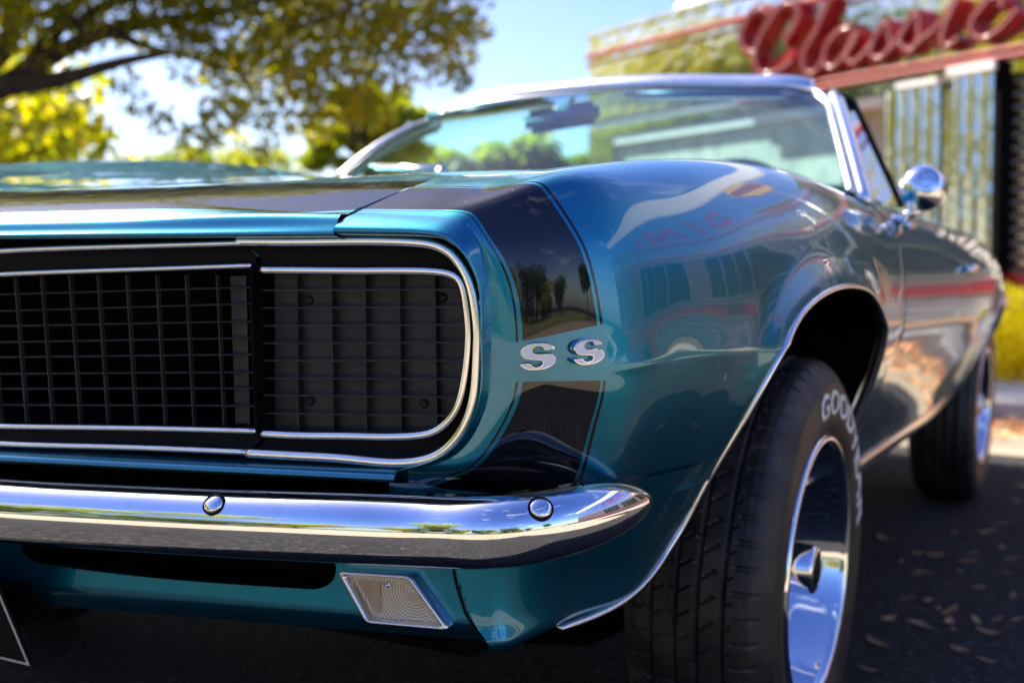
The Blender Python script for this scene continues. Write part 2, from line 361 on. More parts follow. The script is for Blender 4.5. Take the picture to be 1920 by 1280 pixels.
# ---- hood
def hood_z(x, y):
    ax = abs(x); g = G(ax); zf = .829+.034*ax; s = max(0., y-g)
    z = zf+.034*(1-math.exp(-s/.05))+.118*s-.0255*s*s
    edge = float(np.interp(y, [.058,.125,.24,.36,.5,.68,.86,1.1,1.40], [.848,.880,.903,.917,.930,.942,.950,.957,.960]))
    gx = hood_edge(y); t = sstep(gx-.30, gx, ax)
    return z*(1-t)+edge*t
def hood_edge(y): return (-.0035 if y < .4 else 0)+float(np.interp(y, [.05,.058,.072,.122,.24,.36,.5,.68,.86,1.1,1.46], [.5515,.5515,.5535,.582,.6085,.6265,.6415,.6525,.6585,.6625,.6645]))
hs = np.unique(np.r_[np.linspace(0, .2, 40), np.linspace(.2, 1.33, 60)]); HV = []; HU = []; FG0 = None
for s in hs:
    e = hood_edge(.058+s)
    for j in np.linspace(-1, 1, 121):
        x = j*e; y = G(x)+.001+s*(1.33-.0)/1.33*(1 if s < .2 else 1); y = min(y, 1.36-.04*x*x) if s > 1.2 else y
        e2 = hood_edge(y); x = j*e2; HV.append((x, y, hood_z(x, y))); HU.append((s, j))
hood = mk('hood', far_lift(np.array(HV)), [f[::-1] for f in grid_faces(len(hs), 121)], PAINT_H, car, uv=HU)
# hood front lip
HL = []
xs = np.linspace(-.5475, .5475, 90)
rows = [lambda x: (G(x)+.003, hood_z(x, G(x)+.001)+.0002), lambda x: (G(x)-.007, hood_z(x, G(x)+.001)-.0018), lambda x: (G(x)-.0125, .820+.034*abs(x)-.0015), lambda x: (G(x)-.017, .8150+.0255*abs(x)), lambda x: (G(x)-.0165, .8115+.025*abs(x)), lambda x: (G(x)-.006, .8095+.025*abs(x)), lambda x: (G(x)+.02, .8095+.025*abs(x))]
RW = np.array([[(x, *r(x)) for x in xs] for r in rows]); RW = spline(np.arange(7), RW, np.linspace(0, 6, 25))
mk('hood_lip', RW.reshape(-1, 3), grid_faces(25, 90), PAINT, car)
# hood side edges dropping into the shut line
for sg in (-1, 1):
    MBe = MB()
    ys = np.linspace(.06, 1.36, 50); a = [(sg*hood_edge(y), y, hood_z(hood_edge(y), y)) for y in ys]; a = far_lift(np.array(a)); b = a-np.array([0, 0, .02])
    MBe.add(np.vstack([a, b]), [(i, i+1, 50+i+1, 50+i) for i in range(49)])
    MBe.build('hood_edge_flange', PAINT, car, smooth=True)
for sg in (-1, 1):
    g_ = MB()
    ys = np.linspace(.05, 1.46, 40); a = far_lift(np.array([(sg*(hood_edge(y)-.02), y, hood_z(hood_edge(y), y)-.018) for y in ys])); b = far_lift(np.array([(sg*(hood_edge(y)+.025), y, hood_z(hood_edge(y), y)-.018) for y in ys]))
    g_.add(np.vstack([a, b]), [(i, i+1, 40+i+1, 40+i) for i in range(39)])
    g_.build('shut_line_gutter', BLACK, car)

# ---- grille area
def at_grille(pts, off): return [(x, G(x)+off, z) for x, z in pts]
def mirx(p): return [(-x, y, z) for x, y, z in p]
gn = (.14, -1, 0)
D_OUT = [(.4185,.8165),(.4908,.8177),(.5826,.8201),(.6300,.8196),(.6560,.8160),(.6720,.8075),(.6830,.7950),(.6915,.7793),(.6984,.7527),(.7012,.734),(.7016,.7058),(.7009,.6788),(.6975,.6516),(.6900,.6308),(.6765,.6107),(.6586,.5964),(.6382,.5890),(.5571,.5851),(.4947,.5836),(.4343,.5820)]
D_IN = [(.4415,.7858),(.4832,.7867),(.5761,.7887),(.6380,.7900),(.6600,.7885),(.6740,.7830),(.6800,.7725),(.6838,.7559),(.6869,.7316),(.6865,.7017),(.6829,.6715),(.6763,.6477),(.6645,.6304),(.6480,.6190),(.6300,.6145),(.5491,.6083),(.4862,.6045),(.4450,.6036)]
def trim(name, pts, w, h, off, material, n=120, both=True):
    p = smooth_path(at_grille(pts, off), n); V, F = sweep(p, round_prof(w, h), gn); o = mk(name, V, F, material, car)
    if both: mirror_mesh(o, name)
    return o
trim('opening_molding', D_OUT, .0102, .005, .001, BRIGHT)
trim('headlight_door_molding', D_IN, .0096, .006, .012, BRIGHT)
def cross(pts, w, h, off, name, material, n=100):
    pp = [(-x, z) for x, z in pts[::-1]]+list(pts); p = smooth_path(at_grille(pp, off), n); V, F = sweep(p, round_prof(w, h), (0, -1, 0)); return mk(name, V, F, material, car)
cross([(.03,.794),(.0932,.7983),(.2439,.8066),(.4240,.8148)], .0068, .005, .001, 'opening_molding', BRIGHT)
cross([(.03,.5665),(.093,.5675),(.2452,.5751),(.4343,.5833)], .0068, .005, .001, 'opening_molding', BRIGHT)
cross([(.03,.7668),(.0811,.77),(.3058,.7832),(.4310,.7903)], .0066, .006, .010, 'grille_molding', BRIGHT)
cross([(.03,.5846),(.0809,.5868),(.3074,.6),(.4400,.6065)], .0072, .007, .010, 'grille_molding', BRIGHT)
# dark recess between the two mouldings, and the cavity behind
def ring(outer, inner, o0, o1, name, material, n=140, flip=False):
    a = smooth_path(at_grille(outer, o0), n); b = smooth_path(at_grille(inner, o1), n); m_ = (a+b)/2; m_[:, 1] += .014
    V = np.vstack([a, m_, b]); F = [(k*n+i, k*n+i+1, (k+1)*n+i+1, (k+1)*n+i) for k in range(2) for i in range(n-1)]
    o = mk(name, V, F, material, car); mirror_mesh(o, name); return o
ring(D_OUT, D_IN, .004, .016, 'headlight_door_surround', GASKET)
tp = [(x, z) for x, z in [(0,.794),(.0932,.7983),(.2439,.8066),(.4240,.8148)]]; bt = [(0,.768),(.0811,.77),(.3058,.7832),(.4310,.7903)]
tl = [(0,.5665),(.093,.5675),(.2452,.5751),(.4343,.5833)]; bl = [(0,.5855),(.0809,.5868),(.3074,.6),(.4400,.6065)]
for A_, B_ in ((tp, bt), (tl, bl)):
    n = 40; a = smooth_path(at_grille(A_, .005), n); b = smooth_path(at_grille(B_, .016), n); m_ = (a+b)/2; m_[:, 1] += .010
    V = np.vstack([a, m_, b]); o = mk('grille_surround', V, [(k*n+i, k*n+i+1, (k+1)*n+i+1, (k+1)*n+i) for k in range(2) for i in range(n-1)], GASKET, car); mirror_mesh(o, 'grille_surround')
# nose panel skin above and below the opening hidden edge
n = 60; up = smooth_path(at_grille([(0, .812), (.2, .817), (.42, .826), (.60, .826), (.665, .822)], .010), n); dn = smooth_path(at_grille([(0, .790), (.0932, .795), (.2439, .803), (.4185, .812), (.6, .815), (.655, .812)], .008), n)
o = mk('header_filler', np.vstack([up, dn]), [(i, i+1, n+i+1, n+i) for i in range(n-1)], BLACK, car); mirror_mesh(o, 'header_filler')
# headlight door: backing plate, ribs, slats, screws
din = np.array(D_IN); cx_, cz_ = .56, .70
bp = [(x, G(x)+.034, z) for x, z in din]; V = bp+[(cx_, G(cx_)+.034, cz_)]; F = [(i, i+1, len(bp)) for i in range(len(bp)-1)]+[(len(bp)-1, 0, len(bp))]
door = mk('headlight_door', V, F, DOORP, car, smooth=False)
def xr(z):                      # right limit of the door at height z
    return float(np.interp(z, [.6145,.619,.6304,.6477,.6715,.7017,.7316,.7559,.7725,.783,.789], [.628,.645,.661,.673,.6795,.6832,.6836,.6805,.6765,.671,.655]))
doors = [door]
door2 = mirror_mesh(door, 'headlight_door'); doors.append(door2)
def part_pair(mb, name, material, parents, smooth=False):
    a = mb.build(name, material, parents[0], smooth); b = mirror_mesh(a, name, parent=parents[1]); return a, b
for (xa, za), (xb, zb) in zip([(.4758,.7834),(.5183,.7846),(.5586,.7858),(.5988,.7868),(.6394,.7868)], [(.4814,.6070),(.5241,.6088),(.564,.6106),(.6049,.6130),(.6462,.6200)]):
    q = MB(); q.bar((xa, G(xa)+.0285, za), (xb, G(xb)+.0285, zb), .0019, .012, up=(.14, -1, 0)); part_pair(q, 'rib', GRILLE, doors)
for zl, zr_ in zip([.7629,.7432,.7234,.7037,.6843,.6644,.6454,.6251], [.7715,.7532,.7346,.7158,.6966,.6771,.6580,.6380]):
    x1 = xr(zr_)-.002; q = MB(); zz1 = zl+(zr_-zl)*(x1-.4368)/(.675-.4368)
    q.bar((.4368, G(.4368)+.0205, zl), (x1, G(x1)+.0205, zz1), .0017, .005, up=(.14, -1, 0)); part_pair(q, 'slat', GRILLE, doors)
for x, z in [(.4861,.7532),(.6448,.7617),(.4894,.6409),(.6259,.6466)]:
    q = MB(); n = 14; y = G(x)+.030; 
    V = [(x, y-.001, z)]; 
    for r, yy in ((.0022, -.001), (.0036, 0), (.0052, .0022), (.0054, .004)): V += [(x+r*math.cos(t*2*math.pi/n), y+yy, z+r*math.sin(t*2*math.pi/n)) for t in range(n)]
    F = [(0, 1+(t+1) % n, 1+t) for t in range(n)]+[(1+k*n+t, 1+k*n+(t+1) % n, 1+(k+1)*n+(t+1) % n, 1+(k+1)*n+t) for k in range(3) for t in range(n)]
    q.add(V, F); q.box((x, y-.0016, z), (.0052, .0006, .0009)); part_pair(q, 'screw', GRILLE, doors, True)
# central egg-crate grille
grille = mk('grille', *(lambda: ([(x, G(x)+.30, z) for x in (-.45, .45) for z in (.56, .80)], [(0, 2, 3, 1)]))(), BLACK, car, smooth=False)
for zl, zr_ in zip([.7457,.7256,.7073,.6877,.6694,.6491,.6308,.6111], [.7662,.7477,.7279,.7092,.6906,.6707,.6526,.6326]):
    zc0 = zl-(zr_-zl)*.073/(.4274-.073)*.6
    pts = [(-.4300,zr_),(-.25,zl+(zr_-zl)*.5),(-.073,zl),(0,zc0),(.073,zl),(.25,zl+(zr_-zl)*.5),(.4300,zr_)]
    p = smooth_path(at_grille(pts, .020), 30); V, F = sweep(p, [(-.0009,-.006),(.0009,-.006),(.0009,.001),(.0003,.0015),(-.0003,.0015),(-.0009,.001)], (0, -1, 0)); mk('horizontal_bar', V, F, GRILLE, grille, smooth=False)
vt = [.0215,.0615,.1006,.1395,.18,.2197,.2595,.3,.339,.3794]
for i, xt in enumerate(vt):
    xb = xt+.0195-.008*i/9; zt = .767+.0305*xt; zb = .586+.05*xt
    for sg in (-1, 1):
        q = MB(); q.bar((sg*xt, G(xt)+.0205, zt), (sg*xb, G(xb)+.0205, zb), .0017, .006, up=(0, -1, 0)); q.build('vertical_bar', GRILLE, grille)
for sg in (-1, 1):          # channel at the end of the grille
    q = MB(); 
    for x0, x1, o in ((.388, .4085, .030), (.4085, .4125, .024), (.4125, .424, .030), (.424, .4335, .020)):
        q.add([(sg*x0, G(x0)+o, .777), (sg*x1, G(x1)+o, .7785), (sg*(x1+.008), G(x1)+o, .611), (sg*(x0+.010), G(x0)+o, .609)], [(0, 1, 2, 3)])
    q.build('end_channel', DOORP, grille)
    q = MB(); q.bar((sg*.4325, G(.4325)+.03, .790), (sg*.4420, G(.44)+.03, .606), .004, .05, up=(0, -1, 0)); q.build('end_plate', BLACK, grille)

# painted strip below the opening and dark gap over the bumper
n = 60
def rowpts(f): return [(x, *f(x)) for x in np.linspace(-.62, .62, n)]
zt_ = lambda x: .5528+.038*abs(x)
RS = [rowpts(lambda x: (G(x)+.010, zt_(x)+.005)), rowpts(lambda x: (G(x)-.004, zt_(x)+.0025)), rowpts(lambda x: (G(x)-.014, zt_(x)-.004)), rowpts(lambda x: (G(x)-.010, zt_(x)-.0105)), rowpts(lambda x: (G(x)+.016, zt_(x)-.014)), rowpts(lambda x: (G(x)+.06, zt_(x)-.018))]
RS = spline(np.arange(6), np.array(RS), np.linspace(0, 5, 21)); mk('lower_nose_panel', RS.reshape(-1, 3), grid_faces(21, n), PAINT, car)
q = MB(); RB = np.array([rowpts(lambda x: (G(x)+.055, .545)), rowpts(lambda x: (G(x)+.06, .44))]); q.add(RB.reshape(-1, 3), grid_faces(2, n)); q.build('bumper_gap_panel', BLACK, car, smooth=True)
# fender underside behind the bumper end
FB = []
for k, (ox_, z_) in enumerate([(0, 0), (-.03, -.03)]):
    FB.append([(p[0]+ox_*.3, p[1]+.02*k, p[2]+z_) for p in FG[:, -1] if p[1] < .42])
nn_ = len(FB[0]); o = mk('fender_flange', np.array(FB).reshape(-1, 3), grid_faces(2, nn_), PAINT, car); mirror_mesh(o, 'fender_flange')

# ---- lower fender extension
zr = [.56,.54,.51,.48,.45,.42,.402,.392,.386,.384]; inn = [0,0,0,0,0,0,0,.004,.016,.04]
EX = []
for z, dn_ in zip(zr, inn):
    xs_ = float(np.interp(z, [.376,.40,.42,.46,.50,.56], [.722,.716,.700,.683,.672,.664])); ox = float(np.interp(z, OZ, OX))
    X2 = surf_x(.24, z)-xs_
    pts = [(xs_, G(xs_)+.012), (xs_+.36*X2, G(xs_)+.021), (xs_+.65*X2, .124), (xs_+.86*X2, .172), (surf_x(.24, z), .24), (surf_x(.32, z), .32), (surf_x(.42, z), .42), (surf_x(.52, z), .52)]
    pts = [(x-dn_*.8, y+dn_*.9*(1 if y < .2 else .2)) for x, y in pts]
    EX.append([(x, y, z) for x, y in smooth_path(pts, 70)])
EX = spline(np.arange(len(zr)), np.array(EX), np.linspace(0, len(zr)-1, 60))
V, F, _ = cut_hole(EX.reshape(-1, 3), grid_faces(60, 70), None, archpoly)
ext = mk('fender_extension', V, F, PAINT, car); mirror_mesh(ext, 'fender_extension')
# thin dark joint between fender and extension
q = MB(); pj = [tuple(FG[i, -1]+np.array([-.004, .001, -.0005])) for i in range(len(us)) if .20 < FG[i, -1][1] < .47]; q.tube(pj, .0022, 6); o = q.build('panel_joint', GASKET, car, True); mirror_mesh(o, 'panel_joint')

# ---- wheel opening trim
def arch_path(A, off): return [(surf_x(y, z)+off+.017*flare_k(y, z), y, z) for y, z in A]
def arch_trim(A, name):
    pp = arch_path(A, -.001); cen = np.array([A[:, 0].mean(), .45])
    V, F = sweep(pp, [(-.0035, -.016), (-.0035, .002), (-.002, .0042), (.002, .0042), (.0035, .002), (.0035, -.016)], (1, 0, 0)); o = mk(name, V, F, BRIGHT, car); mirror_mesh(o, name)
    # inner return, dark wheel house lip
    a = np.array(pp); b = a.copy(); b[:, 0] -= .03; c = b.copy(); c[:, 0] -= .25
    d = (cen-A); d /= np.linalg.norm(d, axis=1)[:, None]
    b[:, 1:] -= d*.004; c[:, 1:] -= d*.03; n = len(a)
    o = mk('wheel_house', np.vstack([a, b, c]), [(k*n+i, k*n+i+1, (k+1)*n+i+1, (k+1)*n+i) for k in range(2) for i in range(n-1)], BLACK, car); mirror_mesh(o, 'wheel_house')
arch_trim(ARCH[1:], 'wheel_opening_molding')

# ---- bumper
bc = [(0,.4985),(.10,.5005),(.174,.5025),(.30,.508),(.449,.5155),(.60,.5245),(.70,.5305)]
BP = [(x, G(x)-.055, z) for x, z in bc]+[(.755,.020,.5370),(.790,.044,.5425),(.814,.085,.5465),(.826,.135,.5475),(.829,.185,.5465),(.828,.222,.5460)]
full = [(-x, y, z) for x, y, z in BP[:0:-1]]+BP
P = smooth_path(full, 180); prof = []
for a in np.linspace(100, -112, 26):
    r = math.radians(a); prof.append((.0365*math.sin(r)*(1 if a > 0 else 1.0), .036*max(0, math.cos(r))**.8-(.010 if abs(a) > 90 else 0)))
prof2 = [(b, n_) for b, n_ in prof]
V = []; k = len(prof2)
for i, p in enumerate(P):
    t = P[min(i+1, len(P)-1)]-P[max(i-1, 0)]; t = Vector(t).normalized(); N = Vector((t.y, -t.x, 0)).normalized(); B = Vector((0, 0, 1))
    e = min(i, len(P)-1-i)/22.; sc = 1 if e >= 1 else math.sqrt(max(0, 1-(1-e)**2))*.93+.07
    for b, n_ in prof2: V.append(Vector(p)+B*b*sc+N*n_*(.35+.65*sc))
F = [(i*k+j, i*k+j+1, (i+1)*k+j+1, (i+1)*k+j) for i in range(len(P)-1) for j in range(k-1)]+[tuple(range(k)), tuple((len(P)-1)*k+j for j in range(k))[::-1]]
bumper = mk('front_bumper', V, [f[::-1] for f in F], CHROME, car)
def dome(c, nrm, r, h, n=20, m=7):
    nrm = Vector(nrm).normalized(); a = nrm.orthogonal().normalized(); b = nrm.cross(a); V = [Vector(c)+nrm*h]; F = []
    for i in range(1, m+1):
        t = i/m*math.pi/2; V += [Vector(c)+nrm*h*math.cos(t)+(a*math.cos(q*2*math.pi/n)+b*math.sin(q*2*math.pi/n))*r*math.sin(t) for q in range(n)]
    F += [(0, 1+q, 1+(q+1) % n) for q in range(n)]
    for i in range(m-1):
        for q in range(n): F.append((1+i*n+q, 1+(i+1)*n+q, 1+(i+1)*n+(q+1) % n, 1+i*n+(q+1) % n))
    return V, F
from mathutils.bvhtree import BVHTree
bvh = BVHTree.FromPolygons([Vector(v) for v in V], [f for f in F])
for sg in (-1, 1):
    for c in ((.456, -.040, .537), (.808, .016, .5695)):
        loc, nn, _, _ = bvh.find_nearest(Vector((sg*c[0], c[1], c[2])))
        if nn.y > 0: nn = -nn
        V, F = dome(loc+nn*.0003, nn, .0112, .0050); mk('bumper_bolt', V, F, CHROME, bumper)
        q = MB(); q.tube([loc-nn*.004, loc+nn*.0009], .0128, 24); q.build('bolt_washer', GASKET, bumper)

# ---- valance below the bumper
def vbot(x): return .357+.052*abs(x)
VR = []; vx = np.linspace(0, .735, 140)
for t in np.linspace(0, 1, 34):
    row = []
    for x in vx:
        z0 = .500; z1 = vbot(x); z = z0+(z1-z0)*t; g = G(x)+.012+(.028*max(0, t-.75)**1.5/.25**1.5)+(.002*math.sin(t*3))
        row.append((x, g, z))
    VR.append(row)
slot = smooth_path([(.12,.447),(.118,.438),(.128,.428),(.15,.424),(.30,.424),(.50,.4335),(.525,.439),(.535,.450),(.537,.462)], 60); slotp = np.vstack([slot, [(.535, .475), (.3, .47), (.12, .465)]])
lampp = [(.5480,.4615),(.6340,.4660),(.6800,.4125),(.5830,.4085)]
VV = np.array(VR).reshape(-1, 3); VF = grid_faces(34, 140)
VV, VF, _ = cut_hole(VV, VF, None, slotp, axes=(0, 2), side_min=0)
keep = [f for f in VF if VV[f[0]][0] <= (float(np.interp(VV[f[0]][2], [.35,.395,.41,.43,.46,.52], [.70,.722,.706,.692,.681,.668])))]
val = mk('valance', VV, [f[::-1] for f in keep], PAINT, car); mirror_mesh(val, 'valance')
sp = [(x, G(x)+.012, z) for x, z in slot]; sb = [(x, y+.05, z) for x, y, z in sp]; n = len(sp)
o = mk('air_slot', sp+sb, [(i, i+1, n+i+1, n+i) for i in range(n-1)], BLACK, car); mirror_mesh(o, 'air_slot')
sj = [(float(np.interp(z, [.35,.395,.41,.43,.46,.52], [.70,.722,.706,.692,.681,.668]))-.003, 0, z) for z in np.linspace(.397, .50, 20)]
q = MB(); q.tube([(x, G(x)+.0130, z) for x, _, z in sj], .0016, 6); o = q.build('panel_joint', GASKET, car, True); mirror_mesh(o, 'panel_joint')
# slot back, underside, splash pan
q = MB(); q.add([(-.72, .14, .50), (.72, .14, .50), (.70, .18, .40), (-.70, .18, .40)], [(0, 1, 2, 3)]); q.build('splash_pan', BLACK, car)
q = MB(); q.box((0, 2.3, .40), (1.22, 4.1, .16)).box((0, .55, .47), (1.1, .75, .24)).box((0, 4.1, .47), (1.3, .7, .22)); q.build('chassis', BLACK, car)
q = MB(); q.tube([(.35, .55, .24), (.60, .62, .25), (.70, .86, .28)], .018, 8).tube([(-.62, .86, .30), (.62, .86, .30)], .03, 8).tube([(-.5,.34,.30),(.5,.34,.30)], .012, 8); q.build('suspension', BLACK, car, True)

# ---- parking lamp
LENSW = mat('parking_lamp_lens', (.62, .58, .50), .16, coat=.6, bump=None)
nt2 = LENSW.node_tree; b = nt2.nodes['Principled BSDF']; co = nt2.nodes.new('ShaderNodeTexCoord'); mpn = nt2.nodes.new('ShaderNodeMapping'); mpn.inputs['Location'].default_value = (-.634, 0, -.4485)
wv = nt2.nodes.new('ShaderNodeTexWave'); wv.wave_type = 'RINGS'; wv.rings_direction = 'Y'; wv.inputs['Scale'].default_value = 95; wv.inputs['Distortion'].default_value = 0
bmn = nt2.nodes.new('ShaderNodeBump'); bmn.inputs['Strength'].default_value = .45; bmn.inputs['Distance'].default_value = .0011
nt2.links.new(co.outputs['Object'], mpn.inputs['Vector']); nt2.links.new(mpn.outputs['Vector'], wv.inputs['Vector']); nt2.links.new(wv.outputs['Fac'], bmn.inputs['Height']); nt2.links.new(bmn.outputs['Normal'], b.inputs['Normal'])
rr = nt2.nodes.new('ShaderNodeValToRGB'); rr.color_ramp.elements[0].color = (.46, .34, .22, 1); rr.color_ramp.elements[1].color = (.82, .72, .56, 1); nt2.links.new(wv.outputs['Fac'], rr.inputs['Fac']); nt2.links.new(rr.outputs['Color'], b.inputs['Base Color'])
b.inputs['Transmission Weight'].default_value = 0
AMB = mat('lamp_side_lens', (.46, .32, .18), .2, coat=.5, bump=(120, .3, .001), var=(60, (.56, .42, .26), .4, .7))
def rounded(poly, r, n=5):
    o = []; k = len(poly)
    for i in range(k):
        p = Vector(poly[i]); a = (Vector(poly[i-1])-p).normalized(); c = (Vector(poly[(i+1) % k])-p).normalized()
        for j in range(n+1):
            t = j/n; o.append(p+a*r*(1-t)**2+c*r*t**2)
    return o
def lampring(sc, r, y): 
    c = Vector((sum(p[0] for p in lampp)/4, sum(p[1] for p in lampp)/4)); pl = [tuple(c+(Vector(p)-c)*sc) for p in lampp]
    return [(p.x, G(p.x)+y, p.y) for p in rounded(pl, r)]
rg = [lampring(1.0, .007, .013), lampring(1.0, .007, .001), lampring(.975, .006, -.003), lampring(.90, .005, -.003), lampring(.86, .004, 0.0), lampring(.84, .004, .012)]
n = len(rg[0]); V = [p for r in rg for p in r]; F = [(k*n+i, k*n+(i+1) % n, (k+1)*n+(i+1) % n, (k+1)*n+i) for k in range(5) for i in range(n)]
lamp = mk('parking_lamp', V, F, BRIGHT, car); lamp2 = mirror_mesh(lamp, 'parking_lamp')
q = MB(); p_ = lampring(.84, .004, .008); q.add(p_, [tuple(range(n))]); a = q.build('lens', LENSW, lamp); mirror_mesh(a, 'lens', parent=lamp2)
q = MB(); V = [(.567, .452), (.594, .4535), (.5965, .4215), (.5905, .4175)]; q.add([(x, G(x)+.0065, z) for x, z in V], [(0, 1, 2, 3)]); a = q.build('side_lens', AMB, lamp); mirror_mesh(a, 'side_lens', parent=lamp2)
q = MB(); V, F = dome((.6335, G(.6335)+.008, .4475), (.14, -1, 0), .0105, .004, 24, 6); q.add(V, F); a = q.build('lens_bullseye', LENSW, lamp, True); mirror_mesh(a, 'lens_bullseye', parent=lamp2)
q = MB(); q.tube([(.6035, G(.6)+.010, .4515), (.6035, G(.6)+.004, .4515)], .0036, 14).tube([(.6035, G(.6)+.005, .4515), (.6035, G(.6)+.0025, .4515)], .0022, 10); a = q.build('lens_screw', BRIGHT, lamp, True); mirror_mesh(a, 'lens_screw', parent=lamp2)

# ---- SS letters
S = [(825,405),(800,360),(740,335),(640,325),(520,330),(410,355),(340,395),(300,450),(298,510),(325,555),(380,585),(470,595),(590,592),(620,605),(632,630),(615,655),(570,680),(520,690),(480,675),(440,635),(275,655),(300,690),(350,725),(430,745),(540,742),(660,720),(760,680),(820,630),(840,570),(830,520),(795,490),(720,480),(600,487),(530,487),(500,470),(490,440),(505,410),(550,385),(600,380),(640,390),(670,440),(825,420)]
S = np.array(S, float); Sx = (S[:, 0]-557)/570; Sy = -((S[:, 1]-535)+.075*(S[:, 0]-557))/420
def letter(center, W, H, tang, nrm):
    c = Vector(center); t = Vector(tang).normalized(); nn = Vector(nrm).normalized(); up = nn.cross(t); up = up if up.z > 0 else -up
    P2 = [(x*W, y*H) for x, y in zip(Sx, Sy)]
    def inset(pts, d):
        r = []; k = len(pts)
        for i in range(k):
            a = Vector(pts[i-1]); b = Vector(pts[i]); e = Vector(pts[(i+1) % k]); n1 = (b-a); n2 = (e-b); n1 = Vector((-n1.y, n1.x)).normalized(); n2 = Vector((-n2.y, n2.x)).normalized(); m_ = (n1+n2)
            m_ = m_.normalized() if m_.length > 1e-6 else n1; r.append(b+m_*d)
        return r
    area = sum(P2[i-1][0]*P2[i][1]-P2[i][0]*P2[i-1][1] for i in range(len(P2))); sgn = 1 if area > 0 else -1
    lv = [(P2, -.004), (P2, .0046), (inset(P2, sgn*.0005), .0052), (inset(P2, sgn*.0013), .0052), (inset(P2, sgn*.0015), .0046)]
    V = []; n = len(P2)
    for pts, h in lv: V += [c+t*p[0]+up*p[1]+nn*h for p in pts]
    F = [(k*n+i, k*n+(i+1) % n, (k+1)*n+(i+1) % n, (k+1)*n+i) for k in range(4) for i in range(n)]
    o = mk('emblem_letter', V, F, CHROME, car, smooth=False)
    from mathutils.geometry import tessellate_polygon
    pts = inset(P2, sgn*.0014); VV = [c+t*p[0]+up*p[1]+nn*.0049 for p in pts]; tr = tessellate_polygon([[Vector((p[0], p[1], 0)) for p in pts]])
    mk('enamel_face', VV, [tuple(f) for f in tr], CREAM, o, smooth=False); return o
LP = [((.7633,.0905,.7060), (1, .42, .085)), ((.8035,.1225,.7115), (.68, 1.0, .07))]
letter(LP[0][0], .0385, .0285, LP[0][1], (.40, -1, .02)); letter(LP[1][0], .0385, .0275, LP[1][1], (1, -.68, .02))
for (c, t), nn in zip(LP, ((.40, -1, .02), (1, -.68, .02))): letter((-c[0], c[1], c[2]), .0385, .028, (t[0], -t[1], 0), (-nn[0], nn[1], nn[2]))

# ---- body sides behind the fender
def side_panel(y0, y1, name, n=80, cut=None, zb=None, crowns=None):
    ys = np.linspace(y0, y1, n); rows_ = []
    for y in ys:
        f = fplan(y); cx = float(np.interp(y, [1.46, 2.06, 3.08, 3.6, 4.2, 4.6], [.787, .795, .775, .74, .68, .60])); cz = float(np.interp(y, [1.46, 2.06, 2.7, 3.2, 3.7, 4.2, 4.6], [.949, .943, .938, .943, .935, .905, .86]))
        dx = f-cx; hh = cz-.735; r = [(cx-.05, y, cz-.008), (cx-.024, y, cz-.002), (cx, y, cz)]
        for th in (15, 32, 52, 72): a = math.radians(th); r.append((cx+dx*math.sin(a), y, cz-hh*(1-math.cos(a))))
        zlow = float(np.interp(y, [1.46, 2.6, 3.2, 3.9, 4.6], [.375, .405, .42, .44, .48]))
        for z in np.linspace(.70, zlow, 7): r.append((f+float(np.interp(z, OZ, OX)), y, z))
        rows_.append(r)
    A = np.array(rows_); k = A.shape[1]; A = np.transpose(spline(np.arange(k), np.transpose(A, (1, 0, 2)), np.linspace(0, k-1, 70)), (1, 0, 2))
    V, F = A.reshape(-1, 3), grid_faces(n, 70)
    if cut is not None: V, F, _ = cut_hole(V, F, None, np.vstack([cut, [(cut[-1][0], .2), (cut[0][0], .2)]])); V = flare(V, cut)
    o = mk(name, V, F, PAINT, car); mirror_mesh(o, name, lift=True); return o
side_panel(1.4445, 2.592, 'door'); side_panel(2.598, 4.6, 'quarter_panel', 160, RARCH); arch_trim(RARCH, 'wheel_opening_molding')
for yy in (1.4425, 2.595):
    pts = [(surf_x(yy, z)-.008, yy, z) for z in np.linspace(.40, .93, 40)]; q = MB(); q.tube(pts, .006, 6); o = q.build('door_shut_line', BLACK, car, True); mirror_mesh(o, 'door_shut_line')
# rocker molding
rp = [(surf_x(y, .375)+.004, y, float(np.interp(y, [1.21, 2.6, 3.2], [.372, .400, .418]))) for y in np.linspace(1.215, 3.21, 40)]
V, F = sweep(rp, [(-.022,-.004),(-.022,.002),(-.014,.006),(-.002,.004),(.012,.007),(.018,.003),(.018,-.004)], (1, 0, -.15)); o = mk('rocker_molding', V, F, BRIGHT, car); mirror_mesh(o, 'rocker_molding')
rp2 = [(x-.03, y, z-.04) for x, y, z in rp]; q = MB(); n = len(rp); q.add([(x-.004, y, z-.012) for x, y, z in rp]+rp2, [(i, i+1, n+i+1, n+i) for i in range(n-1)]); o = q.build('rocker_panel', BLACK, car, True); mirror_mesh(o, 'rocker_panel')
# door handle
q = MB(); q.box((.918, 2.43, .815), (.012, .13, .018), bev=.004).box((.912, 2.375, .812), (.02, .03, .024), bev=.004); o = q.build('door_handle', CHROME, car, True); mirror_mesh(o, 'door_handle')
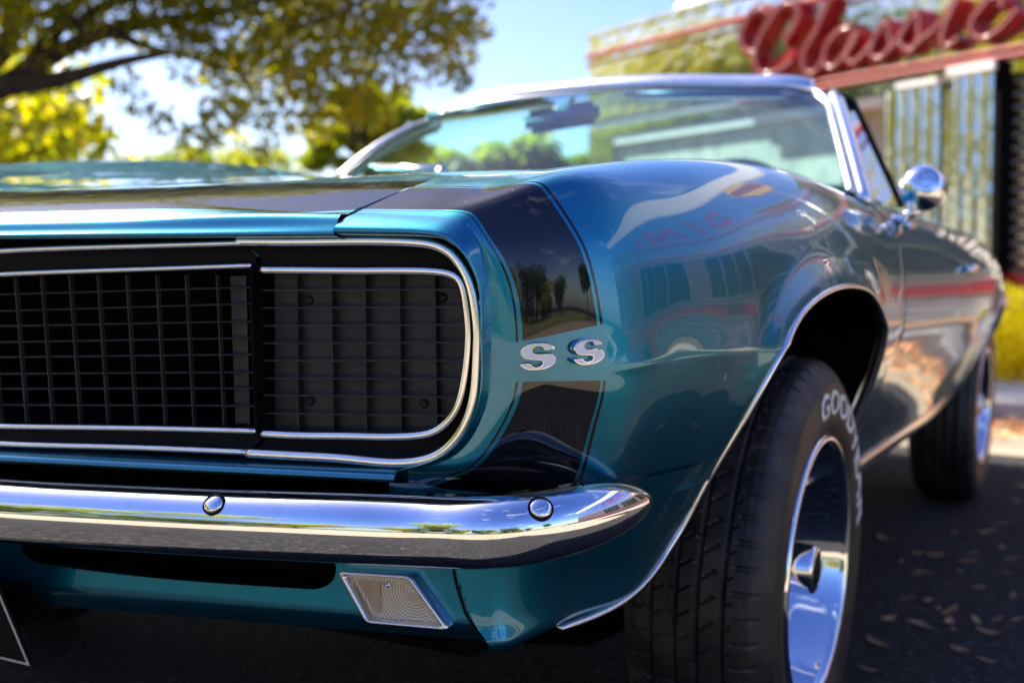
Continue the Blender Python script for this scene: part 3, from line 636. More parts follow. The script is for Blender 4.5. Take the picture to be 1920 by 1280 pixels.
# deck, cowl, cabin tub
def slab(name, pts, material, smooth=False): return mk(name, *pts, material, car, smooth)
cv = []
for y in (1.345, 1.42, 1.50, 1.58):
    for x in np.linspace(-.79, .79, 31): cv.append((x, y-.03*x*x, float(np.interp(abs(x), [0, .5, .66, .79], [.978, .968, .952, .945]))+(.004 if y > 1.4 else -.012)))
mk('cowl_panel', far_lift(np.array(cv)), [f[::-1] for f in grid_faces(4, 31)], PAINT, car)
dv = []
for y in np.linspace(3.45, 4.6, 14):
    for x in np.linspace(-1, 1, 21):
        w = float(np.interp(y, [3.08, 3.6, 4.2, 4.6], [.775, .74, .68, .60])); dv.append((x*w, y, float(np.interp(y, [3.2, 3.7, 4.2, 4.6], [.943, .935, .905, .86]))+.012*(1-x*x)))
mk('trunk_lid', dv, [f[::-1] for f in grid_faces(14, 21)], PAINT, car)
q = MB(); q.add([(x, 4.61, z) for x in (-.74, .74) for z in (.40, .87)], [(0, 2, 3, 1)]); q.build('tail_panel', PAINT, car)
q = MB(); q.box((0, 1.66, .925), (1.42, .30, .06), bev=.02).box((0, 1.72, .80), (1.42, .2, .2)); q.build('dashboard', VINYL, car)
q = MB(); q.box((0, 2.5, .50), (1.45, 1.9, .04)); q.build('cabin_floor', VINYL, car)
for sg in (-1, 1):
    q = MB(); q.box((sg*.36, 2.42, .66), (.52, .52, .16), bev=.05).box((sg*.36, 2.70, .85), (.50, .15, .42), Matrix.Rotation(-.22, 3, 'X'), bev=.06); q.build('front_seat', VINYL, car, True)
q = MB(); q.box((0, 3.30, .80), (1.2, .18, .36), bev=.06).box((0, 3.05, .62), (1.2, .45, .16), bev=.05); q.build('rear_seat', VINYL, car, True)
CLOTH = mat('white_convertible_top', (.62, .62, .60), .8, bump=(300, .3, .002), var=(20, (.5, .5, .48), .4, .7))
q = MB(); q.box((0, 3.50, .965), (1.25, .32, .09), bev=.04); q.build('folded_top', CLOTH, car, True)
q = MB(); c0 = Vector((.37, 1.98, .90)); ax = Vector((0, -.9, .42)).normalized(); a = Vector((1, 0, 0)); b = ax.cross(a)
q.tube([c0+(a*math.cos(t)+b*math.sin(t))*.19 for t in np.linspace(0, 2*math.pi, 40)], .011, 8); 
for t in (.3, math.pi-.3, -math.pi/2): q.bar(c0+ax*-.02, c0+(a*math.cos(t)+b*math.sin(t))*.185, .03, .008)
q.tube([c0, c0+Vector((0, -.35, -.12))], .03, 10); q.build('steering_wheel', VINYL, car, True)

# ---- windshield and frame
wb = [(-.640,1.735,1.020),(-.50,1.56,.995),(-.25,1.44,.985),(0,1.40,.980),(.25,1.41,.975),(.50,1.445,.967),(.69,1.485,.958),(.775,1.545,.950)]
wt = [(-.520,2.045,1.208),(-.43,2.025,1.240),(-.22,1.99,1.263),(0,1.975,1.270),(.22,1.975,1.270),(.42,1.99,1.262),(.545,2.005,1.252),(.598,2.03,1.236)]
WB = smooth_path(wb, 60); WT = smooth_path(wt, 60)
GLASS = bpy.data.materials.new('tinted_glass'); GLASS.use_nodes = True; gt = GLASS.node_tree; gt.nodes.clear()
go = gt.nodes.new('ShaderNodeOutputMaterial'); tr = gt.nodes.new('ShaderNodeBsdfTransparent'); gl = gt.nodes.new('ShaderNodeBsdfGlossy'); gl.inputs['Roughness'].default_value = .01
fr = gt.nodes.new('ShaderNodeFresnel'); fr.inputs['IOR'].default_value = 1.5; mxg = gt.nodes.new('ShaderNodeMixShader')
gtc = gt.nodes.new('ShaderNodeUVMap'); gsx = gt.nodes.new('ShaderNodeSeparateXYZ'); grp = gt.nodes.new('ShaderNodeValToRGB')
grp.color_ramp.elements[0].position = .62; grp.color_ramp.elements[0].color = (.56, .92, .94, 1); grp.color_ramp.elements[1].position = .93; grp.color_ramp.elements[1].color = (.06, .22, .45, 1)
gt.links.new(gtc.outputs['UV'], gsx.inputs['Vector']); gt.links.new(gsx.outputs['Y'], grp.inputs['Fac']); gt.links.new(grp.outputs['Color'], tr.inputs['Color'])
gt.links.new(fr.outputs['Fac'], mxg.inputs['Fac']); gt.links.new(tr.outputs[0], mxg.inputs[1]); gt.links.new(gl.outputs[0], mxg.inputs[2]); gt.links.new(mxg.outputs[0], go.inputs['Surface'])
WV = []; WU = []
for t in np.linspace(0, 1, 24):
    bul = .030*math.sin(math.pi*t)
    for j in range(60): p = WB[j]*(1-t)+WT[j]*t; WV.append((p[0], p[1]-bul*.6, p[2]+bul*.5)); WU.append((j/59, t))
mk('windshield', WV, [f[::-1] for f in grid_faces(24, 60)], GLASS, car, uv=WU)
FR = mat('satin_chrome_frame', (.88, .88, .88), .26, 1., bump=(60, .05, .001), var=(40, (.7, .7, .7), .5, .8))
def pillar_path(j): return [tuple(np.array(WV[i*60+j])) for i in range(0, 24)]
head = [tuple(p) for p in WT]; lp = pillar_path(0); rp_ = pillar_path(59)
loop = lp[:-2]+head[3:-3]+rp_[:-2][::-1]
loop = smooth_path(np.array(loop)[::3], 160); 
nr = [(0, -.55, .83)]*160
V, F = sweep(loop, [(-.009,-.006),(-.008,.005),(-.003,.009),(.004,.008),(.008,.004),(.009,-.006)], nr); mk('windshield_molding', V, F, FR, car)
# header bow above the glass and the outer pillars
hb = [(x, y+.02, z+.012) for x, y, z in head]; V, F = sweep(smooth_path(np.array(hb)[2:-2], 60), [(-.012,-.012),(-.010,.008),(.006,.013),(.030,.010),(.050,-.006),(.045,-.016)], (0, -.35, .93)); mk('windshield_header', V, F, FR, car)
for P_, sg in ((rp_, 1), (lp, -1)):
    pp = [(x+sg*.022, y+.026, z-.004) for x, y, z in P_]; V, F = sweep(pp, [(-.020,-.015),(-.018,.006),(-.006,.013),(.008,.012),(.019,.004),(.022,-.012),(.014,-.03),(-.014,-.03)], (sg*.62, -.62, .45)); mk('windshield_pillar', V, F, FR, car)
q = MB(); p0 = np.array(WB)+np.array([0, .002, .004]); q.tube([tuple(p) for p in p0], .007, 6); q.build('windshield_seal', GASKET, car, True)
# vent window behind the pillar
for sg in (1,):
    A_ = [(.79*sg, 1.60, .955), (.625*sg, 2.035, 1.235), (.66*sg, 2.06, 1.215), (.80*sg, 1.98, .955)]
    A_ = far_lift(np.array(A_)); q = MB(); q.tube([A_[0], A_[1]], .008, 8).tube([A_[1], A_[2], A_[3]], .009, 8); q.build('vent_window_frame', GASKET if sg > 0 else FR, car, True)
    mk('vent_window', [tuple(p) for p in A_], [(0, 1, 2, 3)], GLASS, car, uv=[(0, .3)]*4)
# mirror, visors, wiper
MIRB = mat('teal_mirror_back', (.01, .20, .26), .22, coat=.8, var=(30, (.01, .15, .20), .4, .7))
q = MB(); q.box((-.055, 1.90, 1.180), (.215, .032, .062), Matrix.Rotation(-.12, 3, 'Y') @ Matrix.Rotation(.1, 3, 'X'), bev=.0155).tube([(-.05, 1.915, 1.19), (-.05, 1.955, 1.235)], .007, 8); q.build('rear_view_mirror', MIRB, car, True)
q = MB(); q.box((-.315, 1.985, 1.217), (.36, .11, .012), Matrix.Rotation(-.10, 3, 'Y'), bev=.005); q.build('sun_visor', MIRB, car, True)
q = MB(); q.box((.30, 1.99, 1.236), (.40, .11, .010), Matrix.Rotation(.02, 3, 'Y'), bev=.004); q.build('sun_visor', MIRB, car, True)
q = MB(); q.tube([(-.10, 1.36, 1.003), (-.18, 1.375, 1.008), (-.30, 1.40, 1.012)], .0055, 8).tube([(-.09, 1.365, 1.010), (-.33, 1.42, 1.020)], .0035, 6).box((-.10, 1.36, .998), (.03, .03, .02), bev=.006); q.build('wiper', BRIGHT, car, True)
# door mirror
q = MB(); mc = Vector((.905, 1.60, .974)); ax = Vector((.30, -.93, .15)).normalized(); a = ax.orthogonal().normalized(); b = ax.cross(a); V = []; n = 28
for r, h in ((.0, .033), (.016, .035), (.031, .030), (.040, .020), (.0470, .007), (.048, -.004), (.046, -.012), (.043, -.013), (.0, -.008)): V += [mc+ax*h+(a*math.cos(t*2*math.pi/n)+b*math.sin(t*2*math.pi/n))*r for t in range(n)]
q.add(V, [(k*n+i, k*n+(i+1) % n, (k+1)*n+(i+1) % n, (k+1)*n+i) for k in range(8) for i in range(n)]); dm = q.build('door_mirror', CHROME, car, True)
q = MB(); q.tube([mc+Vector((-.005, .005, -.045)), Vector((.885, 1.60, .925)), Vector((.865, 1.60, .905))], [.010, .010, .016], 12).box((.868, 1.60, .905), (.05, .075, .012), Matrix.Rotation(.5, 3, 'Y'), bev=.005); q.build('mirror_stalk', CHROME, dm, True)

# ---- licence plate
PL = mat('plate_face', (.62, .62, .60), .4, var=(60, (.55, .55, .52), .4, .7)); 
PRX = Matrix.Rotation(.42, 3, 'X'); PC = Vector((0, -.040, .372))
def pt(x, d, z): return PC+PRX @ Vector((x, d, z))
q = MB(); q.box(PC, (.308, .0025, .155), PRX, bev=.001); plate = q.build('license_plate', GASKET, car)
q = MB(); o_ = [(-.150, .073), (.150, .073), (.150, -.073), (-.150, -.073)]; i_ = [(x*.972, z*.945) for x, z in o_]
q.add([pt(x, -.0022, z) for x, z in o_+i_], [(i, (i+1) % 4, 4+(i+1) % 4, 4+i) for i in range(4)]); q.build('plate_border', PL, plate)
q = MB(); q.box((0, .01, .375), (.26, .05, .05)); q.build('plate_bracket', BLACK, plate)

# ---- wheels
def build_wheel(cx, cy, cz, front=True, R=.333, rim=.2075, face=.10):
    w = empty('front_wheel' if front else 'rear_wheel', car, (cx, cy, cz))
    # tyre profile (axial x from face outward, radius); local +x is outboard, face plane x=0
    pr_ = [(-.012,.205),(-.003,.212),(.003,.222),(.0075,.238),(.010,.255),(.0095,.272),(.0062,.288),(.0078,.2905),(.0058,.293),(.000,.304),(-.006,.3135),(-.013,.3215),(-.020,.3265),(-.030,.3295)]
    n0 = len(pr_); wtr = .200
    tr_ = [(-.03-(wtr-.05)*i/34, .3295+.0035*math.sin(math.pi*i/34)) for i in range(1, 34)]
    pr2 = pr_+tr_+[(-wtr-x, r) for x, r in pr_[::-1]]
    NA = 720 if front else 240; ang = np.arange(NA)/NA*2*math.pi; V = np.zeros((NA, len(pr2), 3))
    for j, (x, r) in enumerate(pr2):
        rr_ = np.full(NA, r)*R/.333
        tread = n0-3 <= j < len(pr2)-n0+3; tpos = (x+.100)/.1
        if tread and front:
            ph = ang*NA/ (2*math.pi)
            dep = np.zeros(NA)
            for gx in (-.52, -.20, .14, .46):
                if abs(tpos-gx-.03*0) < .022: dep = np.maximum(dep, .0060)
            zig = (np.abs(((tpos*3+3) % 1)-.5)-.25)*7
            s = ((ph+zig*1.2+ (8 if tpos > .14 else 0)) % 12)
            dep = np.maximum(dep, np.where((s < 1.4) & (abs(tpos) < .97) & (((tpos*2.7+5) % 1) > .18), .0034, 0))
            if j < n0+2 or j > len(pr2)-n0-3: dep = np.where((ph % 12) < 2, .0025, dep*0)
            rr_ = rr_-dep
        elif tread: rr_ = rr_-(.006 if int((tpos+1)*6) % 2 == 0 else 0)
        if j in (4,): rr_ = rr_
        V[:, j, 0] = x; V[:, j, 1] = np.cos(ang)*rr_; V[:, j, 2] = np.sin(ang)*rr_
    k = len(pr2); F = [(i*k+j, i*k+j+1, ((i+1) % NA)*k+j+1, ((i+1) % NA)*k+j) for i in range(NA) for j in range(k-1)]
    ty = mk('tyre', V.reshape(-1, 3), [f[::-1] for f in F], RUBBER, w)
    if front: ty.data.polygons.foreach_set('use_smooth', [not (n0-2 <= j < len(pr2)-n0+1) for i in range(NA) for j in range(k-1)])
    def rev(prof, name, material, N=96, parent=w, sm=True):
        V = []; 
        for i in range(N): a = i/N*2*math.pi; V += [(x, math.cos(a)*r, math.sin(a)*r) for x, r in prof]
        k = len(prof); F = [(i*k+j, ((i+1) % N)*k+j, ((i+1) % N)*k+j+1, i*k+j+1) for i in range(N) for j in range(k-1)]
        return mk(name, V, F, material, parent, sm)
    rev([(-.010,.211),(.001,.2125),(.005,.210),(.0062,.2045),(.0045,.1995),(-.000,.1965),(-.010,.1950),(-.035,.1885),(-.065,.1795),(-.090,.1705),(-.101,.160),(-.104,.145),(-.106,.05)], 'rim', CHROME)
    rev([(-.001,.0),(-.001,.030),(-.003,.0365),(-.008,.0385),(-.055,.0410),(-.066,.0450),(-.076,.056),(-.092,.068),(-.104,.082)], 'centre_cap', CHROME, 48)
    rev([(.0005,.0),(.0005,.022),(-.0005,.024)], 'cap_badge', GASKET, 32)
    for s in range(5):                                             # spokes
        a = s*2*math.pi/5+.95; q = MB(); V = []; rad = [.045,.065,.085,.105,.125,.145,.162]; wd = [.026,.021,.018,.018,.021,.027,.036]; hx = [-.066,-.070,-.074,-.079,-.084,-.088,-.091]
        for r, ww, h in zip(rad, wd, hx):
            for tt, dh in ((-1, -.020), (-1, -.008), (-.75, -.001), (0, .004), (.75, -.001), (1, -.008), (1, -.020)):
                y, z = r, tt*ww; V.append((h+dh, y*math.cos(a)-z*math.sin(a), y*math.sin(a)+z*math.cos(a)))
        q.add(V, [(i*7+j, i*7+j+1, (i+1)*7+j+1, (i+1)*7+j) for i in range(6) for j in range(6)]); q.build('spoke', CHROME, w, True)
        b_ = a+math.pi/5; q = MB(); q.tube([(-.095, .062*math.cos(b_), .062*math.sin(b_)), (-.074, .062*math.cos(b_), .062*math.sin(b_)), (-.070, .060*math.cos(b_), .060*math.sin(b_))], [.012, .011, .006], 12); q.build('lug_nut', CHROME, w, True)
    if front:   # beading round the rim and raised white letters
        txt(w)
    return w
def txt(w):
    for word, a0, st in (('GOODYEAR', math.radians(106), 1.95), ('EAGLE ST', math.radians(-72), 1.6)):
        me_all = MB()
        cu = bpy.data.curves.new('t', 'FONT'); cu.body = word; cu.size = .040; cu.space_character = 1.10; cu.extrude = .0008; cu.offset = .0009
        to = bpy.data.objects.new('t', cu); COL.objects.link(to); dg = bpy.context.evaluated_depsgraph_get(); dg.update(); mt = to.evaluated_get(dg).to_mesh()
        bm = bmesh.new(); bm.from_mesh(mt); bmesh.ops.subdivide_edges(bm, edges=[e for e in bm.edges if e.calc_length() > .006], cuts=3)
        V = [v.co.copy() for v in bm.verts]; F = [[q.index for q in f.verts] for f in bm.faces]; bm.free(); to.evaluated_get(dg).to_mesh_clear(); bpy.data.objects.remove(to)
        outv = []
        for v in V:
            r = .2455+v.y*1.30; a = a0-v.x*st/.265
            xs_ = float(np.interp(r, [.238,.255,.272,.290,.304], [.0075,.010,.0095,.006,0]))
            outv.append((xs_+.0012+v.z, math.cos(a)*r, math.sin(a)*r))
        me_all.add(outv, F); me_all.build('raised_lettering', LETTERW, w)
fw = build_wheel(.888, .86, .335)
def copy_tree(o, parent, flip=False):
    c = o.copy(); COL.objects.link(c); c.parent = parent
    for ch in list(o.children): copy_tree(ch, c)
    return c
fw2 = copy_tree(fw, car); fw2.location = (-.888, .86, .335); fw2.rotation_euler = (0, 0, math.pi)
rw = build_wheel(.842, 3.60, .335, front=False, R=.345)
rw2 = copy_tree(rw, car); rw2.location = (-.842, 3.60, .335); rw2.rotation_euler = (0, 0, math.pi)
# chrome beading on the near rim
q = MB(); n=8

# ================================================================= THE PLACE
def ground_z(x, y):
    k = math.tan(TILT); return -k*4.5*math.tanh(x/4.5)
ASPH = mat('asphalt', (.012, .012, .015), .9, spec=.2, bump=(95, .7, .006), var=(1.6, (.020, .019, .021), .35, .75))
def add_speckle(M, scale, c2, thr):
    n = M.node_tree.nodes; L = M.node_tree.links; b = n['Principled BSDF']; src = b.inputs['Base Color'].links[0].from_socket
    v = n.new('ShaderNodeTexVoronoi'); v.inputs['Scale'].default_value = scale; co = n.new('ShaderNodeTexCoord'); L.new(co.outputs['Object'], v.inputs['Vector'])
    s = n.new('ShaderNodeSeparateColor'); L.new(v.outputs['Color'], s.inputs['Color']); g = n.new('ShaderNodeMath'); g.operation = 'GREATER_THAN'; g.inputs[1].default_value = thr; L.new(s.outputs['Red'], g.inputs[0])
    m_ = n.new('ShaderNodeMix'); m_.data_type = 'RGBA'; L.new(g.outputs[0], m_.inputs[0]); L.new(src, m_.inputs[6]); m_.inputs[7].default_value = (*c2, 1); L.new(m_.outputs[2], b.inputs['Base Color'])
add_speckle(ASPH, 130, (.075, .072, .066), .90)
ax_ = np.unique(np.r_[-np.geomspace(30, 1500, 14)[::-1], np.linspace(-28, 28, 57), np.geomspace(30, 1500, 14)])
V = [(x, y, ground_z(x, y)-.0) for x in ax_ for y in ax_]; ground = mk('ground', V, grid_faces(len(ax_), len(ax_)), ASPH); tag(ground, kind='structure')

LAWN = mat('lawn_soil', (.085, .105, .022), .9, bump=(30, .8, .05), var=(.8, (.16, .15, .03), .35, .7))
def sheet(name, poly, z, material, kind='structure', n=1):
    V = [(x, y, ground_z(x, y)+z) for x, y in poly]; o = mk(name, V, [tuple(range(len(V)))], material, smooth=False); tag(o, kind=kind); return o
def gridsheet(name, x0, x1, y0, y1, z, material, nx=24, ny=24):
    V = [(x, y, ground_z(x, y)+z) for x in np.linspace(x0, x1, nx) for y in np.linspace(y0, y1, ny)]; o = mk(name, V, grid_faces(nx, ny), material); tag(o, kind='structure'); return o
# strips of lawn behind the photographer (seen in the chrome) and beyond the lot
PALE_GROUND = mat('pale_sunlit_ground', (.22, .18, .13), .85, bump=(60, .5, .004), var=(1.5, (.30, .25, .18), .35, .7))  # paler than the asphalt, the colour stands in for sunlit ground
gridsheet('front_bounce_ground', -60, 70, -14, -2.1, .006, PALE_GROUND, 60, 12)  # unseen strip added for a tan band in the chrome and warm bounce
gridsheet('sunlit_asphalt_patch', -5, 4, 4.75, 6.12, .006, PALE_GROUND, 20, 8)  # sunlit asphalt behind the car, painted as a paler sheet
gridsheet('side_bounce_ground', 2.9, 12, -2.98, 3.0, .006, PALE_GROUND, 20, 12)  # unseen pale sheet added to brighten the fender's lower reflections
gridsheet('lawn', -60, 70, -46, -14.3, .03, LAWN)
gridsheet('lawn', -60, -6.5, 12, 60, .03, LAWN)
# sunlit concrete walk along the diner
CONC = mat('concrete', (.40, .37, .32), .85, bump=(60, .5, .004), var=(3, (.50, .46, .40), .35, .7))
# facade frame: s runs to the right along the wall, h is height, d out towards the lot
FA = Vector((-.7683646, 13.15110572, 0)); FRt = Vector((.86786069, -.49680763, 0)); FN = Vector((-.49680763, -.86786069, 0))
def fac(s, h, d=0.): p = FA+FRt*s+FN*d; return Vector((p.x, p.y, h))
def fbox(mb, s0, s1, h0, h1, d0, d1):
    c = [fac(s, h, d) for h in (h0, h1) for s, d in ((s0, d0), (s1, d0), (s1, d1), (s0, d1))]
    return mb.add(c, [(0,1,2,3),(7,6,5,4),(0,4,5,1),(1,5,6,2),(2,6,7,3),(3,7,4,0)])
# kerb and planting strip in front of the diner
def kerb_obj():
    y0 = 7.0; segs = []
    V = []; F = []
    prof = [(0, -.12), (0, .10), (.02, .125), (.75, .13), (1.15, .13), (1.15, -.1)]
    xs = np.linspace(-6, 3.2, 12)
    for x in xs: V += [(x, 6.10+dy-.0*x, ground_z(x, 7)+dz) for dy, dz in prof]
    # return running beside the building toward the right
    for t in np.linspace(.6, 20, 14): px = 3.2+t*.868; py = 6.10-t*.497; V += [(px+.497*dy, py+.868*dy, ground_z(px, py)+dz) for dy, dz in prof]
    k = len(prof); n = len(V)//k; F = [(i*k+j, (i+1)*k+j, (i+1)*k+j+1, i*k+j+1) for i in range(n-1) for j in range(k-1)]
    return mk('kerb', V, F, CONC, smooth=False)
tag(kerb_obj(), kind='structure')
MULCH = mat('leaf_strewn_mulch', (.10, .055, .03), .9, bump=(40, .9, .03), var=(14, (.30, .13, .05), .4, .65))
V = [(-6, 7.2, ground_z(-6, 7)+.06), (3.25, 7.2, ground_z(3.2, 7)+.06), (19.5, -2.6, ground_z(19, 0)+.06)]; e1 = fac(21.5, 0, .02); e0 = fac(-6.2, 0, .02)
V += [(e1.x, e1.y, ground_z(e1.x, 0)+.06), (3.9, 10.45, ground_z(3.9, 0)+.06), (e0.x, e0.y, ground_z(e0.x, 0)+.06)]
o = mk('planting_bed', V, [(0, 1, 4, 5), (1, 2, 3, 4)], MULCH, smooth=False); tag(o, kind='structure')

# ---- the diner
STEEL = mat('polished_stainless', (.82, .80, .76), .04, 1., bump=(4.5, .45, .040), var=(2.0, (.80, .80, .80), .4, .7))
STEELR = mat('ribbed_stainless', (.74, .74, .74), .20, 1., bump=(6, .2, .02), var=(5, (.62, .62, .62), .4, .7))
REDP = mat('red_enamel', (.26, .002, .006), .35, coat=.25, var=(6, (.30, .004, .010), .4, .7))
WHITEP = mat('white_coping', (.85, .85, .83), .45, var=(4, (.72, .72, .70), .4, .7))
GREYP = mat('grey_shutter', (.33, .34, .32), .7, var=(5, (.28, .29, .28), .4, .7))
SHUT = mat('pale_shutter', (.62, .64, .58), .7, var=(5, (.42, .45, .40), .4, .7))
WIND = mat('dark_window_glass', (.012, .014, .016), .06, coat=1, var=(2, (.03, .03, .03), .4, .7))
NEON = mat('unlit_neon_tube', (.42, .16, .16), .12, coat=.8, var=(10, (.52, .24, .22), .4, .7))
SIGNR = mat('sign_red', (.32, .001, .004), .40, coat=.1, var=(5, (.24, .002, .006), .4, .7))
diner = empty('diner', None, (FA.x, FA.y, 0)); tag(diner, 'chrome clad roadside diner with red stripes, fluted steel panels and a script sign', 'building')
diner_inv = Matrix.Translation((-FA.x, -FA.y, 0))
def dpart(mb, name, material, smooth=False, parent=None):
    mb.v = [tuple(Vector(p)-Vector((FA.x, FA.y, 0))) for p in mb.v]; return mb.build(name, material, parent or diner, smooth)
# flat fascia with a slightly pillowed skin in panels
for i, (s0, s1) in enumerate([(-6.19, -4.02), (-4.0, -1.4), (-1.38, 1.17), (1.19, 4.0), (4.02, 7.0), (7.02, 10.0), (10.02, 13), (13.02, 17), (17.02, 22)]):
    q = MB(); n = 8; G_ = [[fac(s, h, .02+.012*math.sin(math.pi*a)*math.sin(math.pi*b)) for b, h in zip(np.linspace(0, 1, n), np.linspace(3.12, 4.35, n))] for a, s in zip(np.linspace(0, 1, n), np.linspace(s0, s1, n))]
    q.add([p for r in G_ for p in r], grid_faces(n, n)); dpart(q, 'fascia_panel', STEEL, True)
q = MB(); fbox(q, -6.20, 22, 3.0, 4.36, -7, 0.0); fbox(q, -6.20, 22, -1.2, 3.0, -7, -.35); dpart(q, 'building_shell', GREYP)
q = MB(); fbox(q, -6.21, 22.02, 4.35, 4.43, -7.02, .06); dpart(q, 'parapet_cap', STEEL)
for h, t in ((4.08, .05), (3.96, .025)):
    q = MB(); fbox(q, -6.21, 22, h-t/2, h+t/2, .0, .055); dpart(q, 'red_stripe', REDP)
q = MB(); fbox(q, -2.9, 22, 3.0, 3.12, 0, .10); dpart(q, 'red_stripe', REDP)
q = MB(); q.tube([fac(s, 3.02, .14) for s in (-2.9, 22)], .018, 8); q.tube([fac(s, 3.10, .14) for s in (-2.9, 22)], .018, 8); dpart(q, 'neon_tube', NEON, True)
q = MB(); q.tube([fac(s, 4.10, .09) for s in (-6.15, 22)], .018, 8); dpart(q, 'neon_tube', NEON, True)
q = MB(); fbox(q, -6.19, 22, 2.86, 3.0, -.2, .02); dpart(q, 'soffit_panel', STEEL)
# recessed bay with beam and shutter, dark opening below
q = MB(); fbox(q, -5.6, -.60, 2.72, 2.84, -.30, .0); dpart(q, 'door_header', WHITEP)
q = MB(); fbox(q, -5.6, -1.25, .9, 2.72, -.10, -.06); fbox(q, -1.25, -.60, 2.18, 2.72, -.34, -.30); dpart(q, 'roller_shutter', SHUT)
q = MB(); fbox(q, -5.6, -.60, -.8, 2.18, -.345, -.31); dpart(q, 'window', WIND)
q = MB(); fbox(q, -6.19, -5.6, -.8, 2.86, -.3, .01); dpart(q, 'wall_pier', STEEL)
# fluted steel panels
def flute(s0, s1, h0, h1, nfl, name, d=.03):
    q = MB(); N = nfl*10; V = []
    for i in range(N+1):
        t = i/N; s = s0+(s1-s0)*t; dd = d+.055*abs(math.sin(math.pi*t*nfl))**.6
        V += [fac(s, h0, dd), fac(s, h1, dd)]
    q.add(V, [(2*i, 2*i+2, 2*i+3, 2*i+1) for i in range(N)]); return dpart(q, name, STEEL, True)
flute(-.58, -.34, -.8, 2.86, 1, 'fluted_panel', .0); flute(-.33, .19, -.8, 2.88, 3, 'fluted_panel'); flute(.40, .92, -.8, 2.92, 3, 'fluted_panel', .08); flute(.19, .40, -.8, 2.80, 1, 'fluted_panel', -.02)
q = MB(); fbox(q, -.34, .21, 2.86, 2.93, 0, .13); fbox(q, .38, .95, 2.90, 2.99, 0, .18); dpart(q, 'cap_strip', WHITEP)
q = MB(); fbox(q, .925, .99, -.8, 2.99, -.2, .12); dpart(q, 'dark_pilaster', BLACK)
# ribbed wall with windows to the right
segs = [(.99, 2.2), (5.4, 6.2), (9.4, 10.2), (13.4, 22)]
for s0, s1 in segs:
    h = .02
    while h < 2.9:
        if not (.62 < h < .80): q = MB(); V = []; hh = .10; \
            [V.extend([fac(s0, h+hh*t, -.10+.045*math.sin(math.pi*t)), fac(s1, h+hh*t, -.10+.045*math.sin(math.pi*t))]) for t in np.linspace(0, 1, 7)]; q.add(V, [(2*i, 2*i+1, 2*i+3, 2*i+2) for i in range(6)]); dpart(q, 'ribbed_strip', STEELR, True)
        h += .14
for i in range(4):
    s0, s1 = (2.2, 5.4) if i == 0 else (6.2, 9.4) if i == 1 else (10.2, 13.4) if i == 2 else (2.2, 2.2)
    if s0 == s1: continue
    q = MB(); fbox(q, s0, s1, 1.05, 2.75, -.12, -.10); wd = dpart(q, 'window', WIND)
    for f in (0, .25, .5, .75, 1): 
        q = MB(); sx_ = s0+(s1-s0)*f; fbox(q, sx_-.03, sx_+.03, 1.05, 2.75, -.10, -.05); dpart(q, 'mullion', STEELR)
    q = MB(); fbox(q, s0, s1, 1.0, 1.06, -.10, -.02); fbox(q, s0, s1, 2.74, 2.80, -.10, -.02); dpart(q, 'window_rail', STEELR)
    hh = .02
    while hh < .98:
        if not (.60 < hh < .80): q = MB(); V = []; [V.extend([fac(s0, hh+.1*t, -.10+.045*math.sin(math.pi*t)), fac(s1, hh+.1*t, -.10+.045*math.sin(math.pi*t))]) for t in np.linspace(0, 1, 7)]; q.add(V, [(2*i, 2*i+1, 2*i+3, 2*i+2) for i in range(6)]); dpart(q, 'ribbed_strip', STEELR, True)
        hh += .14
q = MB(); fbox(q, .99, 22, .64, .82, -.12, -.03); dpart(q, 'red_stripe', REDP)
q = MB(); fbox(q, .99, 22, -.9, 2.9, -.34, -.11); dpart(q, 'backing_wall', GREYP)
# white roof sign base seen above the fascia
up_ = smooth_path([(-4.25, 4.66, 0), (-2, 5.25, 0), (1, 6.1, 0), (4, 7.0, 0), (8, 7.5, 0), (22, 7.6, 0)], 30); lo_ = smooth_path([(-4.40, 4.43, 0), (-2, 4.75, 0), (1, 5.5, 0), (4, 6.1, 0), (8, 6.4, 0), (22, 6.4, 0)], 30)
q = MB(); q.add([fac(p[0], p[1], d) for d in (-.1, -.35) for p in list(lo_)+list(up_)], [f for i in range(29) for f in ((i, i+1, 31+i, 30+i), (60+i, 90+i, 91+i, 61+i), (i, 60+i, 61+i, i+1), (30+i, 31+i, 91+i, 90+i))]+[(0, 30, 90, 60), (29, 89, 119, 59)]); dpart(q, 'roof_swoosh_board', WHITEP)
for s_ in (2.5, 8.5, 14.5): q = MB(); fbox(q, s_-.06, s_+.06, 4.4, 6.6, -.33, -.2); dpart(q, 'sign_post', STEELR)
